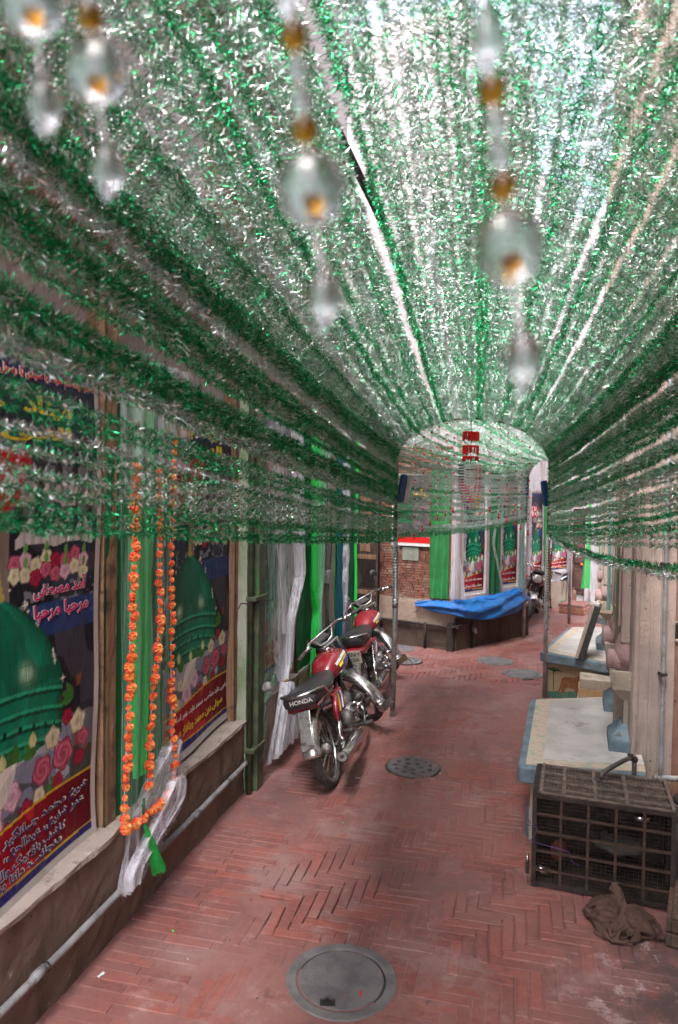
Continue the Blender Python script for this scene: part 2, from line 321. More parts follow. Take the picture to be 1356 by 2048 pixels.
# ---- floor of the lane
def ground_mat(name, rand):
    m, nt, p = nodes(name)
    g = nt.nodes.new('ShaderNodeNewGeometry'); oi = nt.nodes.new('ShaderNodeObjectInfo')
    c = mix(nt, ramp(nt, noise_n(nt, 30, 5, .7), .35, .68), (.215, .074, .062), (.12, .044, .043))
    if rand:
        ad = nt.nodes.new('ShaderNodeMath'); ad.operation = 'ADD'; nt.links.new(g.outputs['Random Per Island'], ad.inputs[0]); nt.links.new(oi.outputs['Random'], ad.inputs[1])
        fr = nt.nodes.new('ShaderNodeMath'); fr.operation = 'FRACT'; nt.links.new(ad.outputs[0], fr.inputs[0])
        c = mix(nt, fr.outputs[0], c, mix(nt, .55, c, (.36, .105, .075)))
        fr2 = nt.nodes.new('ShaderNodeMath'); fr2.operation = 'GREATER_THAN'; fr2.inputs[1].default_value = .86; nt.links.new(fr.outputs[0], fr2.inputs[0])
        m2 = nt.nodes.new('ShaderNodeMath'); m2.operation = 'MULTIPLY'; m2.inputs[1].default_value = .55; nt.links.new(fr2.outputs[0], m2.inputs[0])
        c = mix(nt, m2.outputs[0], c, (.13, .06, .058))
    else:
        c = mix(nt, .5, c, (.25, .125, .115))
    wash = ramp(nt, noise_n(nt, 1.3, 7, .62), .40, .60)          # thin cement wash worn over the bricks
    c = mix(nt, wash, c, mix(nt, .6, c, (.25, .118, .106)))
    c = mix(nt, ramp(nt, noise_n(nt, .8, 7, .65), .47, .62), c, mix(nt, .6, c, (.125, .075, .077)))   # soot and damp
    c = mix(nt, ramp(nt, noise_n(nt, 1.9, 8, .7), .50, .64), c, mix(nt, .5, c, (.27, .185, .18)))
    c = mix(nt, ramp(nt, noise_n(nt, 5, 9, .75), .54, .68), c, mix(nt, .6, c, (.34, .21, .20)))
    c = mix(nt, ramp(nt, noise_n(nt, 9, 9, .8), .58, .66), c, mix(nt, .65, c, (.07, .04, .042)))
    # pale paint spill and soot in the corner by the cage
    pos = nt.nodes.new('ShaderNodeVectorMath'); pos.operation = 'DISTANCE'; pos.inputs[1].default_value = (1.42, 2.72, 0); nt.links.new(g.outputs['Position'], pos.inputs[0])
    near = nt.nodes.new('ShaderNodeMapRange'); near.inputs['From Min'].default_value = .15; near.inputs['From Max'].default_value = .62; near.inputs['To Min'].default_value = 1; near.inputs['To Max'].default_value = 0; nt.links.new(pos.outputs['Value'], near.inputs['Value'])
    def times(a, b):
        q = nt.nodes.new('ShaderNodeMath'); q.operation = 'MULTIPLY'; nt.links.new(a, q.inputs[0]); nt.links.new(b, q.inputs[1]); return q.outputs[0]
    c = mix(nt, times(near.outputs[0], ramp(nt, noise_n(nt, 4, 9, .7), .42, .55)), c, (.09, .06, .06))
    c = mix(nt, times(near.outputs[0], ramp(nt, noise_n(nt, 5.3, 9, .75), .55, .60)), c, (.40, .30, .30))
    nt.links.new(c, p.inputs['Base Color'])
    r = nt.nodes.new('ShaderNodeMapRange'); r.inputs['To Min'].default_value = .42; r.inputs['To Max'].default_value = .8; nt.links.new(noise_n(nt, 2.2, 6, .6), r.inputs['Value']); nt.links.new(r.outputs[0], p.inputs['Roughness'])
    p.inputs['Specular IOR Level'].default_value = .4
    bump(nt, p, noise_n(nt, 45, 9, .75), .45, .008); return m
MT['fbrick'] = ground_mat('floor_brick', True); MT['mortar'] = ground_mat('floor_mortar', False)
P1 = [gp(*q).to_2d() for q in ((610, 1712), (650, 1700), (745, 1735), (782, 1778), (700, 1800), (690, 1852), (548, 1885), (492, 1810), (540, 1770))]
P2 = [gp(*q).to_2d() for q in ((885, 1800), (985, 1790), (1000, 1755), (1050, 1765), (1150, 1800), (1190, 1880), (1010, 1910), (985, 1935), (880, 1870))]
HOLES = [(gp(683, 1960), .228, 'cover'), (gp(826, 1535), .205, 'grate'), (gp(990, 1322), .215, 'disc'), (gp(1045, 1348), .215, 'disc'), (gp(812, 1322), .20, 'grate'), (gp(800, 1297), .2, 'disc')]
def pitd(x, y):
    return min((1.0 if not inpoly(x, y, P) else 0.0) for P in (P1, P2))
def floor_fn(i, j):
    x, y = LW.w(-.1 + i * 3.0, 1.6 + j * 6.4).to_2d()
    z = -.0004 + .0050 * nz(x, y, 1, 1.5) + .0016 * nz(x, y, 4, 9)
    if pitd(x, y) < .5: z = -.011 + .004 * nz(x, y, 2, 30)
    elif inpoly(x, y, [GR[0], GR[1], GR[2], GR[3]]): z -= .004
    return (x, y, z)
GR = [gp(*q).to_2d() for q in ((980, 1700), (1356, 1830), (1356, 2040), (1000, 2040))]
pave = MB().grid(floor_fn, 110, 230).build('pavement', MT['mortar'], None, True); tag(pave, kind='structure')
gnd = MB().grid(lambda i, j: (-25 + 50 * i, -20 + 60 * j, -.03 + (.026 if (LW.w(0, 7.95).y < -20 + 60 * j) else 0)), 50, 60).build('ground', MT['mortar']); tag(gnd, kind='structure')

def brick_mesh(k):
    rr = random.Random(k); L, W = .218 / 2, .050 / 2; j = lambda a: rr.uniform(-a, a)
    base = [(-L, -W), (-L * .33, -W), (L * .33, -W), (L, -W), (L, W), (L * .33, W), (-L * .33, W), (-L, W)]
    lo = [(x, y, -.03) for x, y in base]; mid = [(x + j(.002), y + j(.0016), -.0035) for x, y in base]
    top = [(x * .975 + j(.0016), y * .86 + j(.0012), j(.0007)) for x, y in base]
    b = MB(); b.add(lo + mid + top, [(i, (i + 1) % 8, 8 + (i + 1) % 8, 8 + i) for i in range(8)] + [(8 + i, 8 + (i + 1) % 8, 16 + (i + 1) % 8, 16 + i) for i in range(8)] + [(16, 17, 22, 23), (17, 18, 21, 22), (18, 19, 20, 21)])
    return b
BM = [brick_mesh(k) for k in range(10)]; BME = [b.mesh('brick', MT['fbrick']) for b in BM]
def visible(p):
    q = CR.transposed() @ (Vector(p) - Vector((0, 0, CAM_H)))
    if q.z > -.1: return False
    return abs(q.x / q.z) < .50 and abs(q.y / q.z) < .745
slots = []
W_ = .056; BAND = 5
for yy in range(int(1.4 / W_), int(8.2 / W_)):                       # straight course of headers along the left wall
    for k in range(2):
        x = .115 + k * .226 + (.0 if yy % 2 else .04); slots.append((x, yy * W_ + W_ / 2, 0.0))
m_ = 4
for cx in range(0, 130):
    for cy in range(0, 260):
        x, y = .51 + cx * W_, 1.4 + cy * W_
        t = (cx - cy) % (2 * m_)
        if t == 0: slots.append((x + m_ * W_ / 2, y + W_ / 2, 0.0))
        elif t == 2 * m_ - 1: slots.append((x + W_ / 2, y + m_ * W_ / 2, math.pi / 2))
cand = []
for x, y, a in slots:
    p = LW.w(x, y)
    if not visible((p.x, p.y, 0)): continue
    q = RW.loc(p)
    if q[0] < .02 or p.y > 12.5: continue
    if F1.loc(p)[0] < .02 and F2.loc(p)[0] < .02: continue
    if F3.loc(p)[0] < .02 and p.x > K3.x: continue
    skip = False
    for c, r, kd in HOLES:
        if (p - c).length < r * .88: skip = True
    if skip: continue
    cand.append((p.length, p, a))
cand.sort(key=lambda t: t[0])
far = MB(); n_obj = 0
for dist, p, a in cand:
    pit = inpoly(p.x, p.y, P1) or inpoly(p.x, p.y, P2)
    if pit: z = .002 + random.uniform(-.001, .0025)
    else: z = random.gauss(.0006, .0013)
    M = Matrix.Translation((p.x, p.y, z)) @ Matrix.Rotation(LW.rz + a + random.gauss(0, .012 if not pit else .03), 4, 'Z') @ Matrix.Rotation(random.gauss(0, .003 if not pit else .012), 4, 'X') @ Matrix.Rotation(random.gauss(0, .002 if not pit else .008), 4, 'Y')
    k = random.randrange(10)
    if n_obj < 296 and p.y < 5.2:
        o = link('brick', BME[k], pave); o.matrix_local = M; n_obj += 1
    else:
        far.add([M @ Vector(q) for q in BM[k].v], BM[k].f)
tag(far.build('brick_field', MT['fbrick'], pave), kind='stuff')

# ---- manholes
def curve_plate(outer, holes, depth, name, m):
    cu = bpy.data.curves.new('plate', 'CURVE'); cu.dimensions = '2D'; cu.fill_mode = 'BOTH'; cu.extrude = depth / 2
    for (cx, cy, r, n) in [(0, 0, outer, 48)] + [(x, y, r, 14) for x, y, r in holes]:
        sp = cu.splines.new('POLY'); sp.points.add(n - 1); sp.use_cyclic_u = True
        for i in range(n): sp.points[i].co = (cx + r * math.cos(2 * math.pi * i / n), cy + r * math.sin(2 * math.pi * i / n), 0, 1)
    o = bpy.data.objects.new('plate', cu); COL.objects.link(o); dg = bpy.context.evaluated_depsgraph_get(); dg.update()
    me = bpy.data.meshes.new_from_object(o.evaluated_get(dg)); bpy.data.objects.remove(o); me.materials.clear(); me.materials.append(m); return me
hl = {0: 'large round cement manhole cover with a black joint nearest the viewer', 1: 'round iron drain grate full of holes beside the front motorcycle',
      2: 'small round grey manhole cover, farther of the two by the blue tarpaulin building', 3: 'small round grey manhole cover in front of the lion panel terrace',
      4: 'worn iron drain grate behind the left steel post', 5: 'far round cover close to the brick building base'}
for i, (c, r, kd) in enumerate(HOLES):
    t = empty('manhole_cover' if kd != 'grate' else 'drain_grate', (c.x, c.y, 0), 0, hl[i], 'manhole cover' if kd != 'grate' else 'drain grate', 'covers and grates set in the lane')
    ri = r * .80
    prof = [(ri, -.02), (r, -.02), (r, .003), (r * .985, .0065), (ri + .008, .007), (ri, .003)]
    b = MB(); k = 48; rr = random.Random(i)
    for pr, pz in prof:
        for j in range(k):
            q = 2 * math.pi * j / k; w = 1 + (.012 * math.sin(3 * q + i) + rr.uniform(-.005, .005) if pr > ri * 1.02 else 0)
            b.v.append((pr * w * math.cos(q), pr * w * math.sin(q), pz))
    b.f = [(a * k + j, a * k + (j + 1) % k, ((a + 1) % 6) * k + (j + 1) % k, ((a + 1) % 6) * k + j) for a in range(6) for j in range(k)]; b.m = [0] * len(b.f)
    if kd == 'grate':
        MB().lathe([(r, -.015), (r, .002)], 40).build('well', MT['black'], t)
        hs = [(0, 0, .017)] if 0 else []
        for ring, cnt in ((.27, 5), (.60, 11)):
            for j in range(cnt): q = 2 * math.pi * j / cnt + ring * 3; hs.append((r * ring * math.cos(q) * 1.05, r * ring * math.sin(q) * 1.05, .0195))
        o = link('grate_plate', curve_plate(r * .93, hs, .012, 'grate_plate', MT['cement']), t); o.location.z = .004
    else:
        b.build('rim', MT['cement'], t, False)
        MB().lathe([(ri, -.012), (ri, .0005)], 40).build('joint', MT['black'], t)
        lid = MB().lathe([(ri * .955, -.01), (ri * .955, .003), (ri * .94, .006), (ri * .5, .0065), (.001, .007)], 48).build('lid', MT['cement'], t, False)
        if i == 0:
            MB().tube([(-.075, -.13, .009), (-.055, -.118, .014), (-.035, -.13, .009)], .006, 6).box(-.085, -.025, -.155, -.118, .005, .0085).build('lift_ring', MT['black'], t)
            MB().box(.072, .08, -.1, -.075, .006, .0105).build('rust_chip', MT['redbead'], t)

MT['brownwall'] = plaster('brown_stained_plaster', (.30, .17, .12), (.20, .11, .08), (.07, .045, .04))
# ---- left building
B = root('left_building', LW, 'long plastered building on the left with a brown base and a cement ledge', 'building')
def wobble_box(b, x0, x1, y0, y1, z0, z1, ny=60, nzv=10, amp=.008, fr=3, m=0):
    """front face with hand-laid unevenness, plus top"""
    b.grid(lambda i, j: (x1 + amp * nz(y0 + (y1 - y0) * i, z0 + (z1 - z0) * j, 3, fr) + amp * .5 * nz(y0 + (y1 - y0) * i, z0 + (z1 - z0) * j, 8, fr * 5), y0 + (y1 - y0) * i, z0 + (z1 - z0) * j), ny, nzv, m)
    b.grid(lambda i, j: (x1 + (x0 - x1) * j + (1 - j) * (amp * nz(y0 + (y1 - y0) * i, z1, 3, fr) + amp * .5 * nz(y0 + (y1 - y0) * i, z1, 8, fr * 5)), y0 + (y1 - y0) * i, z1 + (.006 * nz(y0 + (y1 - y0) * i, j, 5, 4) if 0 < j < 1 else 0)), ny, 3, m)
    b.box(x0, x1 - amp * 1.6, y0, y1, z0, z1 - amp, m)
    return b
LE = F1.hit(700, 1240)[1]
wobble_box(MB(), -.6, 0, -1.5, 5.0, -.02, .455, 110, 10, .012, 4).build('base_wall', MT['plinth'], B)
wobble_box(MB(), -.6, -.03, 5.0, 8.1, -.02, .44, 60, 8, .010, 4).build('base_wall', MT['cream'], B)
wobble_box(MB(), -.6, .012, -1.5, 4.98, .455, .478, 130, 2, .016, 6).build('ledge', MT['ledge'], B)
wobble_box(MB(), -.6, -.025, 4.98, 8.1, .44, .47, 60, 2, .012, 6).build('ledge', MT['ledge'], B)
wobble_box(MB(), -.8, -.16, -1.5, 8.1, .47, 7.6, 60, 40, .012, 1.5).build('upper_wall', MT['upper'], B)
wobble_box(MB(), -.2, .02, 4.74, 5.02, -.02, 3.2, 6, 50, .008, 5).build('pilaster', MT['whitegreen'], B)
ys = [LW.sy(px) for px in (640, 668)]
wobble_box(MB(), -.2, .01, ys[0], ys[1], -.02, 3.0, 6, 40, .008, 5).build('pilaster', MT['greygreen'], B)
for px0, px1, nm in ((214, 236, 'timber_post'), (474, 492, 'timber_post'), (594, 604, 'timber_post'), (652, 664, 'timber_post')):
    y0, y1 = LW.sy(px0, -.05), LW.sy(px1, -.05)
    if nm == 'timber_post' and px0 == 652: y0, y1 = LW.sy(668, .01), LW.sy(672, .01)
    b = MB(); wobble_box(b, -.17, -.055, y0, y1, .475, 2.9, 4, 50, .006, 7).build(nm, MT['wood'], B)
for z0 in (3.1, 4.9):
    MB().box(-.2, .04, -1.5, 8.1, z0, z0 + .09).build('cornice', MT['ledge'], B, bevel=.01)
for yw in (.6, 2.7, 4.8, 6.7):
    fr = MB().box(-.2, -.13, yw - .42, yw + .42, 3.5, 4.7).build('window_frame', MT['wood'], B, bevel=.01)
    MB().box(-.14, -.115, yw - .34, yw - .02, 3.58, 4.62).build('shutter', MT['wood'], fr)
    MB().box(-.14, -.115, yw + .02, yw + .34, 3.58, 4.62).build('shutter', MT['wood'], fr)
# return wall at the far end of the left building
o = MB().box(-3, -.8, 7.9, 8.1, -.02, 7.6).build('end_wall', MT['cream'], B)

# pipe along the base, clamped at intervals
pt = root('water_pipe', LW, 'thin grey pipe running low along the brown base of the left wall', 'pipe')
pts = [(.026 + .004 * nz(y, 0, 0, 1.2), y, .205 + .010 * nz(y, 3, 0, 1.0)) for y in np.linspace(-.5, 4.97, 40)]
MB().tube(pts, .0155, 12).build('pipe', MT['pvc'], pt, True)
for y in (1.4, 2.62, 3.95): MB().tube([(.026, y - .03, .206), (.026, y + .03, .206)], .0195, 12).build('coupling', MT['pvc'], pt, True)
for y in (2.0, 2.66, 3.4, 4.4): MB().tube([(.0, y, .20), (.02, y, .225), (.035, y, .226), (.05, y, .205), (.035, y, .186), (.0, y, .186)], .003, 6).build('clamp', MT['rust'], pt)
# square green stained drain pipe
dp = root('drain_pipe', LW, 'square dark green stained drain pipe standing between the second banner and the white net curtain', 'drain pipe')
y0 = LW.sy(513, .1); y1 = LW.sy(536, .1)
MB().box(.03, .085, y1 - .12, y1, -.01, 6).build('pipe', MT['greenpipe'], dp, bevel=.006)
MB().tube([(.045, y1 - .17, -.01), (.045, y1 - .17, 6)], .018, 10).build('side_pipe', MT['greenpipe'], dp, True)
for z in (.28, 1.28, 2.3): MB().box(.02, .093, y1 - .2, y1 + .006, z, z + .03).build('bracket', MT['greenpipe'], dp, bevel=.004)
MB().lathe([(.022, 0), (.03, .01), (.03, .05), (.02, .06)], 12, 0, Matrix.Translation((.08, y1 - .01, .66)) @ Matrix.Rotation(R(60), 4, 'Y')).build('spout', MT['pvc'], dp, True)
MB().tube([(.0, y0 - .06, 1.24), (.02, y0 - .06, 1.28), (.06, y0 + .02, 1.27), (.14, y1, 1.27)], .004, 6).build('tie_wire', MT['rust'], dp)
# grey conduit further on
cdp = root('conduit', LW, 'slim grey electrical conduit fixed to the grey green pilaster past the green curtain', 'conduit')
yc = LW.sy(655, .03)
MB().tube([(.03, yc, .5), (.03, yc, 3.0)], .013, 8).build('pipe', MT['pvc'], cdp, True)
MB().box(.01, .06, yc - .04, yc + .04, 1.15, 1.27).build('junction_box', MT['pvc'], cdp, bevel=.005)
cb = tag(MB().tube([(.04, yc + .05 + .05 * math.sin(q * 2), 1.75 - q * .33) for q in np.linspace(0, 3.2, 24)], .005, 6).build('loose_cable', MT['black'], None, True), 'thin black cable sagging down the wall before the teal curtain', 'cable'); cb.location = LW.o; cb.rotation_euler.z = LW.rz

# ---- corner building
CB = root('corner_building', F1, 'old brick and plaster house at the corner where the lane forks', 'building')
KY = 4.0
def f1(px, py, off=0.0): return F1.hit(px, py, off)
zp = .30; zb = f1(800, 1193)[2]
wobble_box(MB(), -.5, .0, 0, KY, zp, zb, 60, 8, .01, 4).build('plaster_band', MT['cream'], CB)
wobble_box(MB(), -.5, .05, 0, KY + .045, -.02, zp, 60, 6, .012, 4).build('base_wall', MT['darkbase'], CB)
MB().box(-.5, -.03, 0, KY - .02, zb, 2.6).build('backing_wall', MT['cement'], CB)
MB().box(-.5, -.01, 0, KY - .01, 2.6, 8.2).build('upper_storey', MT['lilac'], CB)
wb = MB(); rr = random.Random(3); cz = zb + .004; row = 0
MT['wbrick'] = mat('old_wall_brick', (.30, .125, .085), (.20, .085, .06), 14, .9, bmp=.5, dirt=(.36, .27, .21), dscale=5, dlo=.52, dhi=.66)
while cz < 2.6:
    yy = 1.0 + (row % 2) * .07
    while yy < KY - .01:
        l = rr.uniform(.11, .17); e = min(yy + l, KY - .005)
        c0 = rr.uniform(-.008, .004)
        if not (f1(805, 1100)[1] < yy + l / 2 < f1(838, 1100)[1] and f1(820, 1122)[2] < cz < f1(820, 1092)[2]) and e - yy > .03:
            wb.box(-.05, c0, yy, e - .008, cz, cz + .026)
        yy += l
    cz += .035; row += 1
tag(wb.build('thin_brickwork', MT['wbrick'], CB), kind='stuff')
q0, q1 = f1(805, 1120), f1(838, 1095)
MB().box(-.06, .012, q0[1], q1[1], q0[2], q1[2]).build('blocked_window', MT['greygreen'], CB, bevel=.006)
# door on its left side
d0, d1 = f1(714, 1230)[1], f1(753, 1190)[1]
dr = MB().box(-.09, .012, d0, d1, .30, 2.2).build('door', MT['darkwood'], CB, bevel=.008)
MB().box(.012, .03, d0 - .05, d0, .3, 2.25).box(.012, .03, d1, d1 + .05, .3, 2.25).box(.012, .03, d0, d1, 2.2, 2.27).build('door_frame', MT['darkwood'], dr)
for z0, z1 in ((1.2, 1.52), (1.6, 2.1)):
    MB().box(.012, .024, d0 + .04, d0 + .2, z0, z1).build('door_panel', MT['wood'], dr, bevel=.006)
    MB().box(.012, .024, d0 + .24, d1 - .03, z0, z1).build('door_panel', MT['darkwood'], dr, bevel=.006)
lt = MB()
for k in range(12):
    for s in (-1, 1):
        a = d0 + .04 + (d1 - d0 - .08) * k / 12; lt.tube([(.022, a if s > 0 else a + .1, .72), (.022, a + .16 if s > 0 else a - .06, 1.08)], .004, 4)
tag(lt.build('lattice', MT['rust'], dr), kind='stuff')
MB().box(.012, .03, d0, d1, 1.10, 1.16).box(.012, .03, d0, d1, .62, .68).build('door_rail', MT['wood'], dr, bevel=.004)
# face along the lane
CB2 = root('terrace_front', F2, 'plastered house front with framed posters above the blue tarpaulin', 'building')
wobble_box(MB(), -.5, .05, 0, 1.62, -.02, .42, 30, 8, .012, 4).build('base_wall', MT['darkbase'], CB2)
wobble_box(MB(), -.5, .04, 0, 1.62, .42, .46, 30, 2, .01, 6).build('ledge', MT['ledge'], CB2)
wobble_box(MB(), -.5, -.04, 0, 1.62, .46, 8, 30, 30, .01, 2).build('upper_wall', MT['upper'], CB2)
def f2(px, py, off=0.0): return F2.hit(px, py, off)
for a, b_ in ((908, 920), (970, 977), (1036, 1046)):
    MB().box(-.05, .02, f2(a, 1100)[1], f2(b_, 1100)[1], .46, 2.7).build('pilaster', MT['lilac'], CB2, bevel=.01)
MB().box(-.04, .03, .0, .1, .46, 2.7).build('corner_pier', MT['cream'], CB2, bevel=.01)
# street furniture on it: cable trunk and pipe
wp = root('water_pipe', F1, 'dark iron pipe bent round the foot of the corner building', 'pipe')
MB().tube([(.09, 1.2, .34), (.09, 2.6, .335), (.09, KY + .05, .30), (.1, KY + .09, .30)], .017, 8).build('pipe', MT['rust'], wp, True)
MB().tube([(.09, f1(855, 1280)[1], .335), (.09, f1(855, 1280)[1], 0)], .02, 8).build('standpipe', MT['rust'], wp, True)
MB().box(.05, .12, KY - .06, KY + .03, 0, .36).build('corner_post', MT['rust'], wp, bevel=.005)
tp = root('tap_pipe', F2, 'short rusty standpipe with a brass tap below the blue tarpaulin', 'tap')
ty = f2(934, 1260)[1]
MB().tube([(.08, -.15, .31), (.08, ty, .36), (.08, ty, .30), (.08, ty, 0)], .016, 8).build('pipe', MT['rust'], tp, True)
MB().lathe([(.02, 0), (.03, .02), (.03, .05), (.012, .07)], 10, 0, Matrix.Translation((.09, ty + .03, .2))).tube([(.09, ty, .25), (.14, ty, .26), (.15, ty, .2)], .014, 8).build('tap', MT['pvc'], tp, True)
vp = root('rainwater_pipe', F1, 'thin vertical pipe on the brick wall behind the far motorcycle mirror', 'pipe')
yv = f1(758, 1200)[1]; MB().tube([(.03, yv, .3), (.03, yv, 3)], .013, 8).build('pipe', MT['rust'], vp, True)
# terrace round the bend
TB = root('far_terrace', F3, 'farther house front with small posters where the lane bends right', 'building')
wobble_box(MB(), -.5, 0, -.6, 1.4, -.02, .45, 30, 6, .012, 4).build('base_wall', MT['cream'], TB)
wobble_box(MB(), -.5, -.05, -.6, 1.4, .45, 7.5, 30, 30, .01, 2).build('upper_wall', MT['upper'], TB)
def f3(px, py, off=0.0): return F3.hit(px, py, off)
for a, b_ in ((1085, 1092), (1140, 1146)):
    MB().box(-.06, .03, f3(a, 1100)[1], f3(b_, 1100)[1], .45, 2.7).build('pilaster', MT['lilac'], TB, bevel=.01)
F4 = Frame(*F3.w(0, 1.42).to_2d(), 1, -.12)
FB = root('far_building', F4, 'pale house closing the lane with a dark red wooden door', 'building')
wobble_box(MB(), -.5, 0, -.2, 5, -.02, 7, 30, 30, .012, 2).build('wall', MT['lilac'], FB)
y0, y1 = F4.hit(1142, 1180)[1], F4.hit(1167, 1180)[1]
MT['reddoor'] = mat('dark_red_door', (.10, .04, .035), (.06, .025, .022), 5, .6, bmp=.3)
dd = MB().box(-.05, .03, y0, y1, .22, 1.75).build('door', MT['reddoor'], FB, bevel=.01)
for z in (.3, .78, 1.25): MB().box(.03, .045, y0 + .04, y1 - .04, z, z + .38).build('door_panel', MT['reddoor'], dd, bevel=.008)
MB().box(.0, .06, y0 - .07, y0, 0, 1.9).box(0, .06, y1, y1 + .07, 0, 1.9).box(0, .06, y0, y1, 1.76, 1.9).build('door_frame', MT['lilac'], FB, bevel=.008)
cp = root('far_conduit', F4, 'thin pale downpipe left of the dark red door', 'pipe'); yq = F4.hit(1138, 1150)[1]; MB().tube([(.05, yq, .2), (.05, yq, 3)], .02, 8).build('pipe', MT['lilac'], cp, True)
# brick steps
def steps(px0, py0, w, d, h, label, nm='brick_step'):
    p = gp(px0, py0); t = empty(nm, (p.x, p.y, 0), F3.rz + .25, label, 'steps', 'brick steps by the far door')
    MB().box(0, d, 0, w, 0, h - .05).build('riser', MT['wbrick'], t, bevel=.008)
    for i in range(4):
        for j in range(2): MB().box(-.015 + j * d / 2, -.02 + (j + 1) * d / 2, i * w / 4 + .004, (i + 1) * w / 4 - .004, h - .05, h + random.uniform(-.004, .004)).build('brick', MT['fbrick'], t, bevel=.004)
steps(1118, 1226, .55, .42, .16, 'low brick step farthest along the lane beneath the red door')
steps(1104, 1208, .62, .42, .34, 'higher block of brick steps against the far terrace wall')
bx = F4.w(.28, (y0 + y1) / 2 + .1, 0)
gs = tag(MB().box(0, .24, -.3, .35, 0, .1).build('green_step', MT['darkgreen'], None, bevel=.01), 'green painted low step below the dark red door', 'step'); gs.location = F4.w(.02, (y0 + y1) / 2); gs.rotation_euler.z = F4.rz

# ---- right building
RB = root('right_building', RW, 'pink plastered building on the right with carved piers and brackets', 'building')
def ry(d): return (12 - d) * math.hypot(1, .34)
def rw(px, py, off=0.0): return RW.hit(px, py, off)
wobble_box(MB(), -.9, -.44, ry(4.1), ry(-1.5), -.02, 8.5, 50, 60, .008, 2).build('near_wall', MT['brownwall'], RB)
wobble_box(MB(), -.5, -.12, ry(5.15), ry(4.42), -.02, 8.5, 12, 40, .006, 2).build('recess_wall', MT['tan'], RB)
wobble_box(MB(), -.5, -.02, ry(7.0), ry(5.35), -.02, 8.5, 20, 40, .006, 2).build('tan_wall', MT['tan'], RB)
wobble_box(MB(), -.5, -.02, ry(11), ry(7.2), -.02, 8.5, 20, 40, .006, 2).build('far_wall', MT['pinkwall'], RB)
F5 = Frame(1.765, 4.15, 1, -.12)
R5 = link('return_wall', None, RB); R5.location = (F5.o - RW.o); 
R5.matrix_parent_inverse = Matrix(); R5.location = Matrix.Rotation(-RW.rz, 3, 'Z') @ (F5.o - RW.o); R5.rotation_euler.z = F5.rz - RW.rz
wobble_box(MB(), -.4, 0, 0, .235, -.02, 8.5, 8, 60, .008, 3).build('pink_face', MT['pinkwall'], R5)
wobble_box(MB(), -.4, -.03, .235, .95, -.02, 8.5, 10, 60, .012, 3).build('brown_face', MT['brownwall'], R5)
MB().box(0, .02, .0, .03, .3, 8).build('moulding', MT['pinkwall'], R5, bevel=.006)
MB().box(0, .012, .09, .105, .3, 8).build('moulding', MT['pinkwall'], R5, bevel=.004)
MB().box(0, .014, .15, .165, .3, 8).build('moulding', MT['pinkwall'], R5, bevel=.004)
MT['pinkroll'] = plaster('rose_painted_plaster', (.44, .31, .31), (.33, .22, .22), (.16, .10, .10))
MT['corbel'] = plaster('greyish_corbel_plaster', (.42, .36, .29), (.30, .26, .22), (.12, .10, .09))
for i, (d, w, top) in enumerate(((4.28, .26, .20), (5.06, .26, .20), (7.08, .3, .22), (8.6, .3, .22))):
    yc = ry(d); h = w / 2
    zs = .45
    # plinth with sloped shoulders
    b = MB(); a0 = .165; a1 = .115
    b.loft([[(0, yc - h * 1.1, zs), (a0, yc - h * 1.1, zs), (a0, yc + h * 1.1, zs), (0, yc + h * 1.1, zs)],
            [(0, yc - h * 1.1, zs + .075), (a0, yc - h * 1.1, zs + .075), (a0, yc + h * 1.1, zs + .075), (0, yc + h * 1.1, zs + .075)],
            [(0, yc - h * .7, zs + .13), (a1, yc - h * .7, zs + .13), (a1, yc + h * .7, zs + .13), (0, yc + h * .7, zs + .13)],
            [(0, yc - h * .62, zs + .16), (a1 - .02, yc - h * .62, zs + .16), (a1 - .02, yc + h * .62, zs + .16), (0, yc + h * .62, zs + .16)]])
    b.build('pier_plinth', MT['bluecem'], RB, bevel=.008)
    b = MB().box(0, a1 - .03, yc - h * .6, yc + h * .6, zs + .15, .83); b.build('pier_shaft', MT['corbel'], RB, bevel=.01)
    b = MB().loft([[(0, yc - h * .62, .76), (a1 - .02, yc - h * .62, .76), (a1 - .02, yc + h * .62, .76), (0, yc + h * .62, .76)],
            [(0, yc - h * .95, .83), (.155, yc - h * .95, .83), (.155, yc + h * .95, .83), (0, yc + h * .95, .83)],
            [(0, yc - h * 1.0, .91), (.170, yc - h * 1.0, .91), (.170, yc + h * 1.0, .91), (0, yc + h * 1.0, .91)],
            [(0, yc - h * 1.0, .945), (.170, yc - h * 1.0, .945), (.170, yc + h * 1.0, .945), (0, yc + h * 1.0, .945)],
            [(0, yc - h * .82, .945), (.135, yc - h * .82, .945), (.135, yc + h * .82, .945), (0, yc + h * .82, .945)],
            [(0, yc - h * .82, .92), (.135, yc - h * .82, .92), (.135, yc + h * .82, .92), (0, yc + h * .82, .92)]])
    b.build('bracket', MT['corbel'], RB, bevel=.006)
    # bulging pink roll in the bracket
    b = MB().lathe([(.02, -.035), (.066, -.02), (.07, .05), (.07, .15), (.06, .165)], 18, 0, Matrix.Translation((.02, yc, .98)) @ Matrix.Rotation(R(90), 4, 'Y'))
    b.loft([[(.075 + .065 * math.cos(q) * s, yc + h * .62 * math.sin(q) * s, z) for q in np.linspace(0, 2 * math.pi, 16, endpoint=False)] for z, s in ((.96, 1), (1.02, 1.05), (1.09, .95), (1.14, .72), (1.17, .6))])
    b.build('roll_moulding', MT['pinkroll'], RB, True)
    b = MB().box(0, .11, yc - h * .6, yc + h * .6, 1.1, 6); b.build('upper_pier', MT['pinkwall'] if i % 2 == 0 else MT['whitegreen'], RB, bevel=.014)
    b = MB().box(.11, .125, yc - h * .36, yc + h * .36, 1.2, 5.9); b.build('pier_panel', MT['pinkwall'] if i % 2 == 0 else MT['lilac'], RB, bevel=.008)
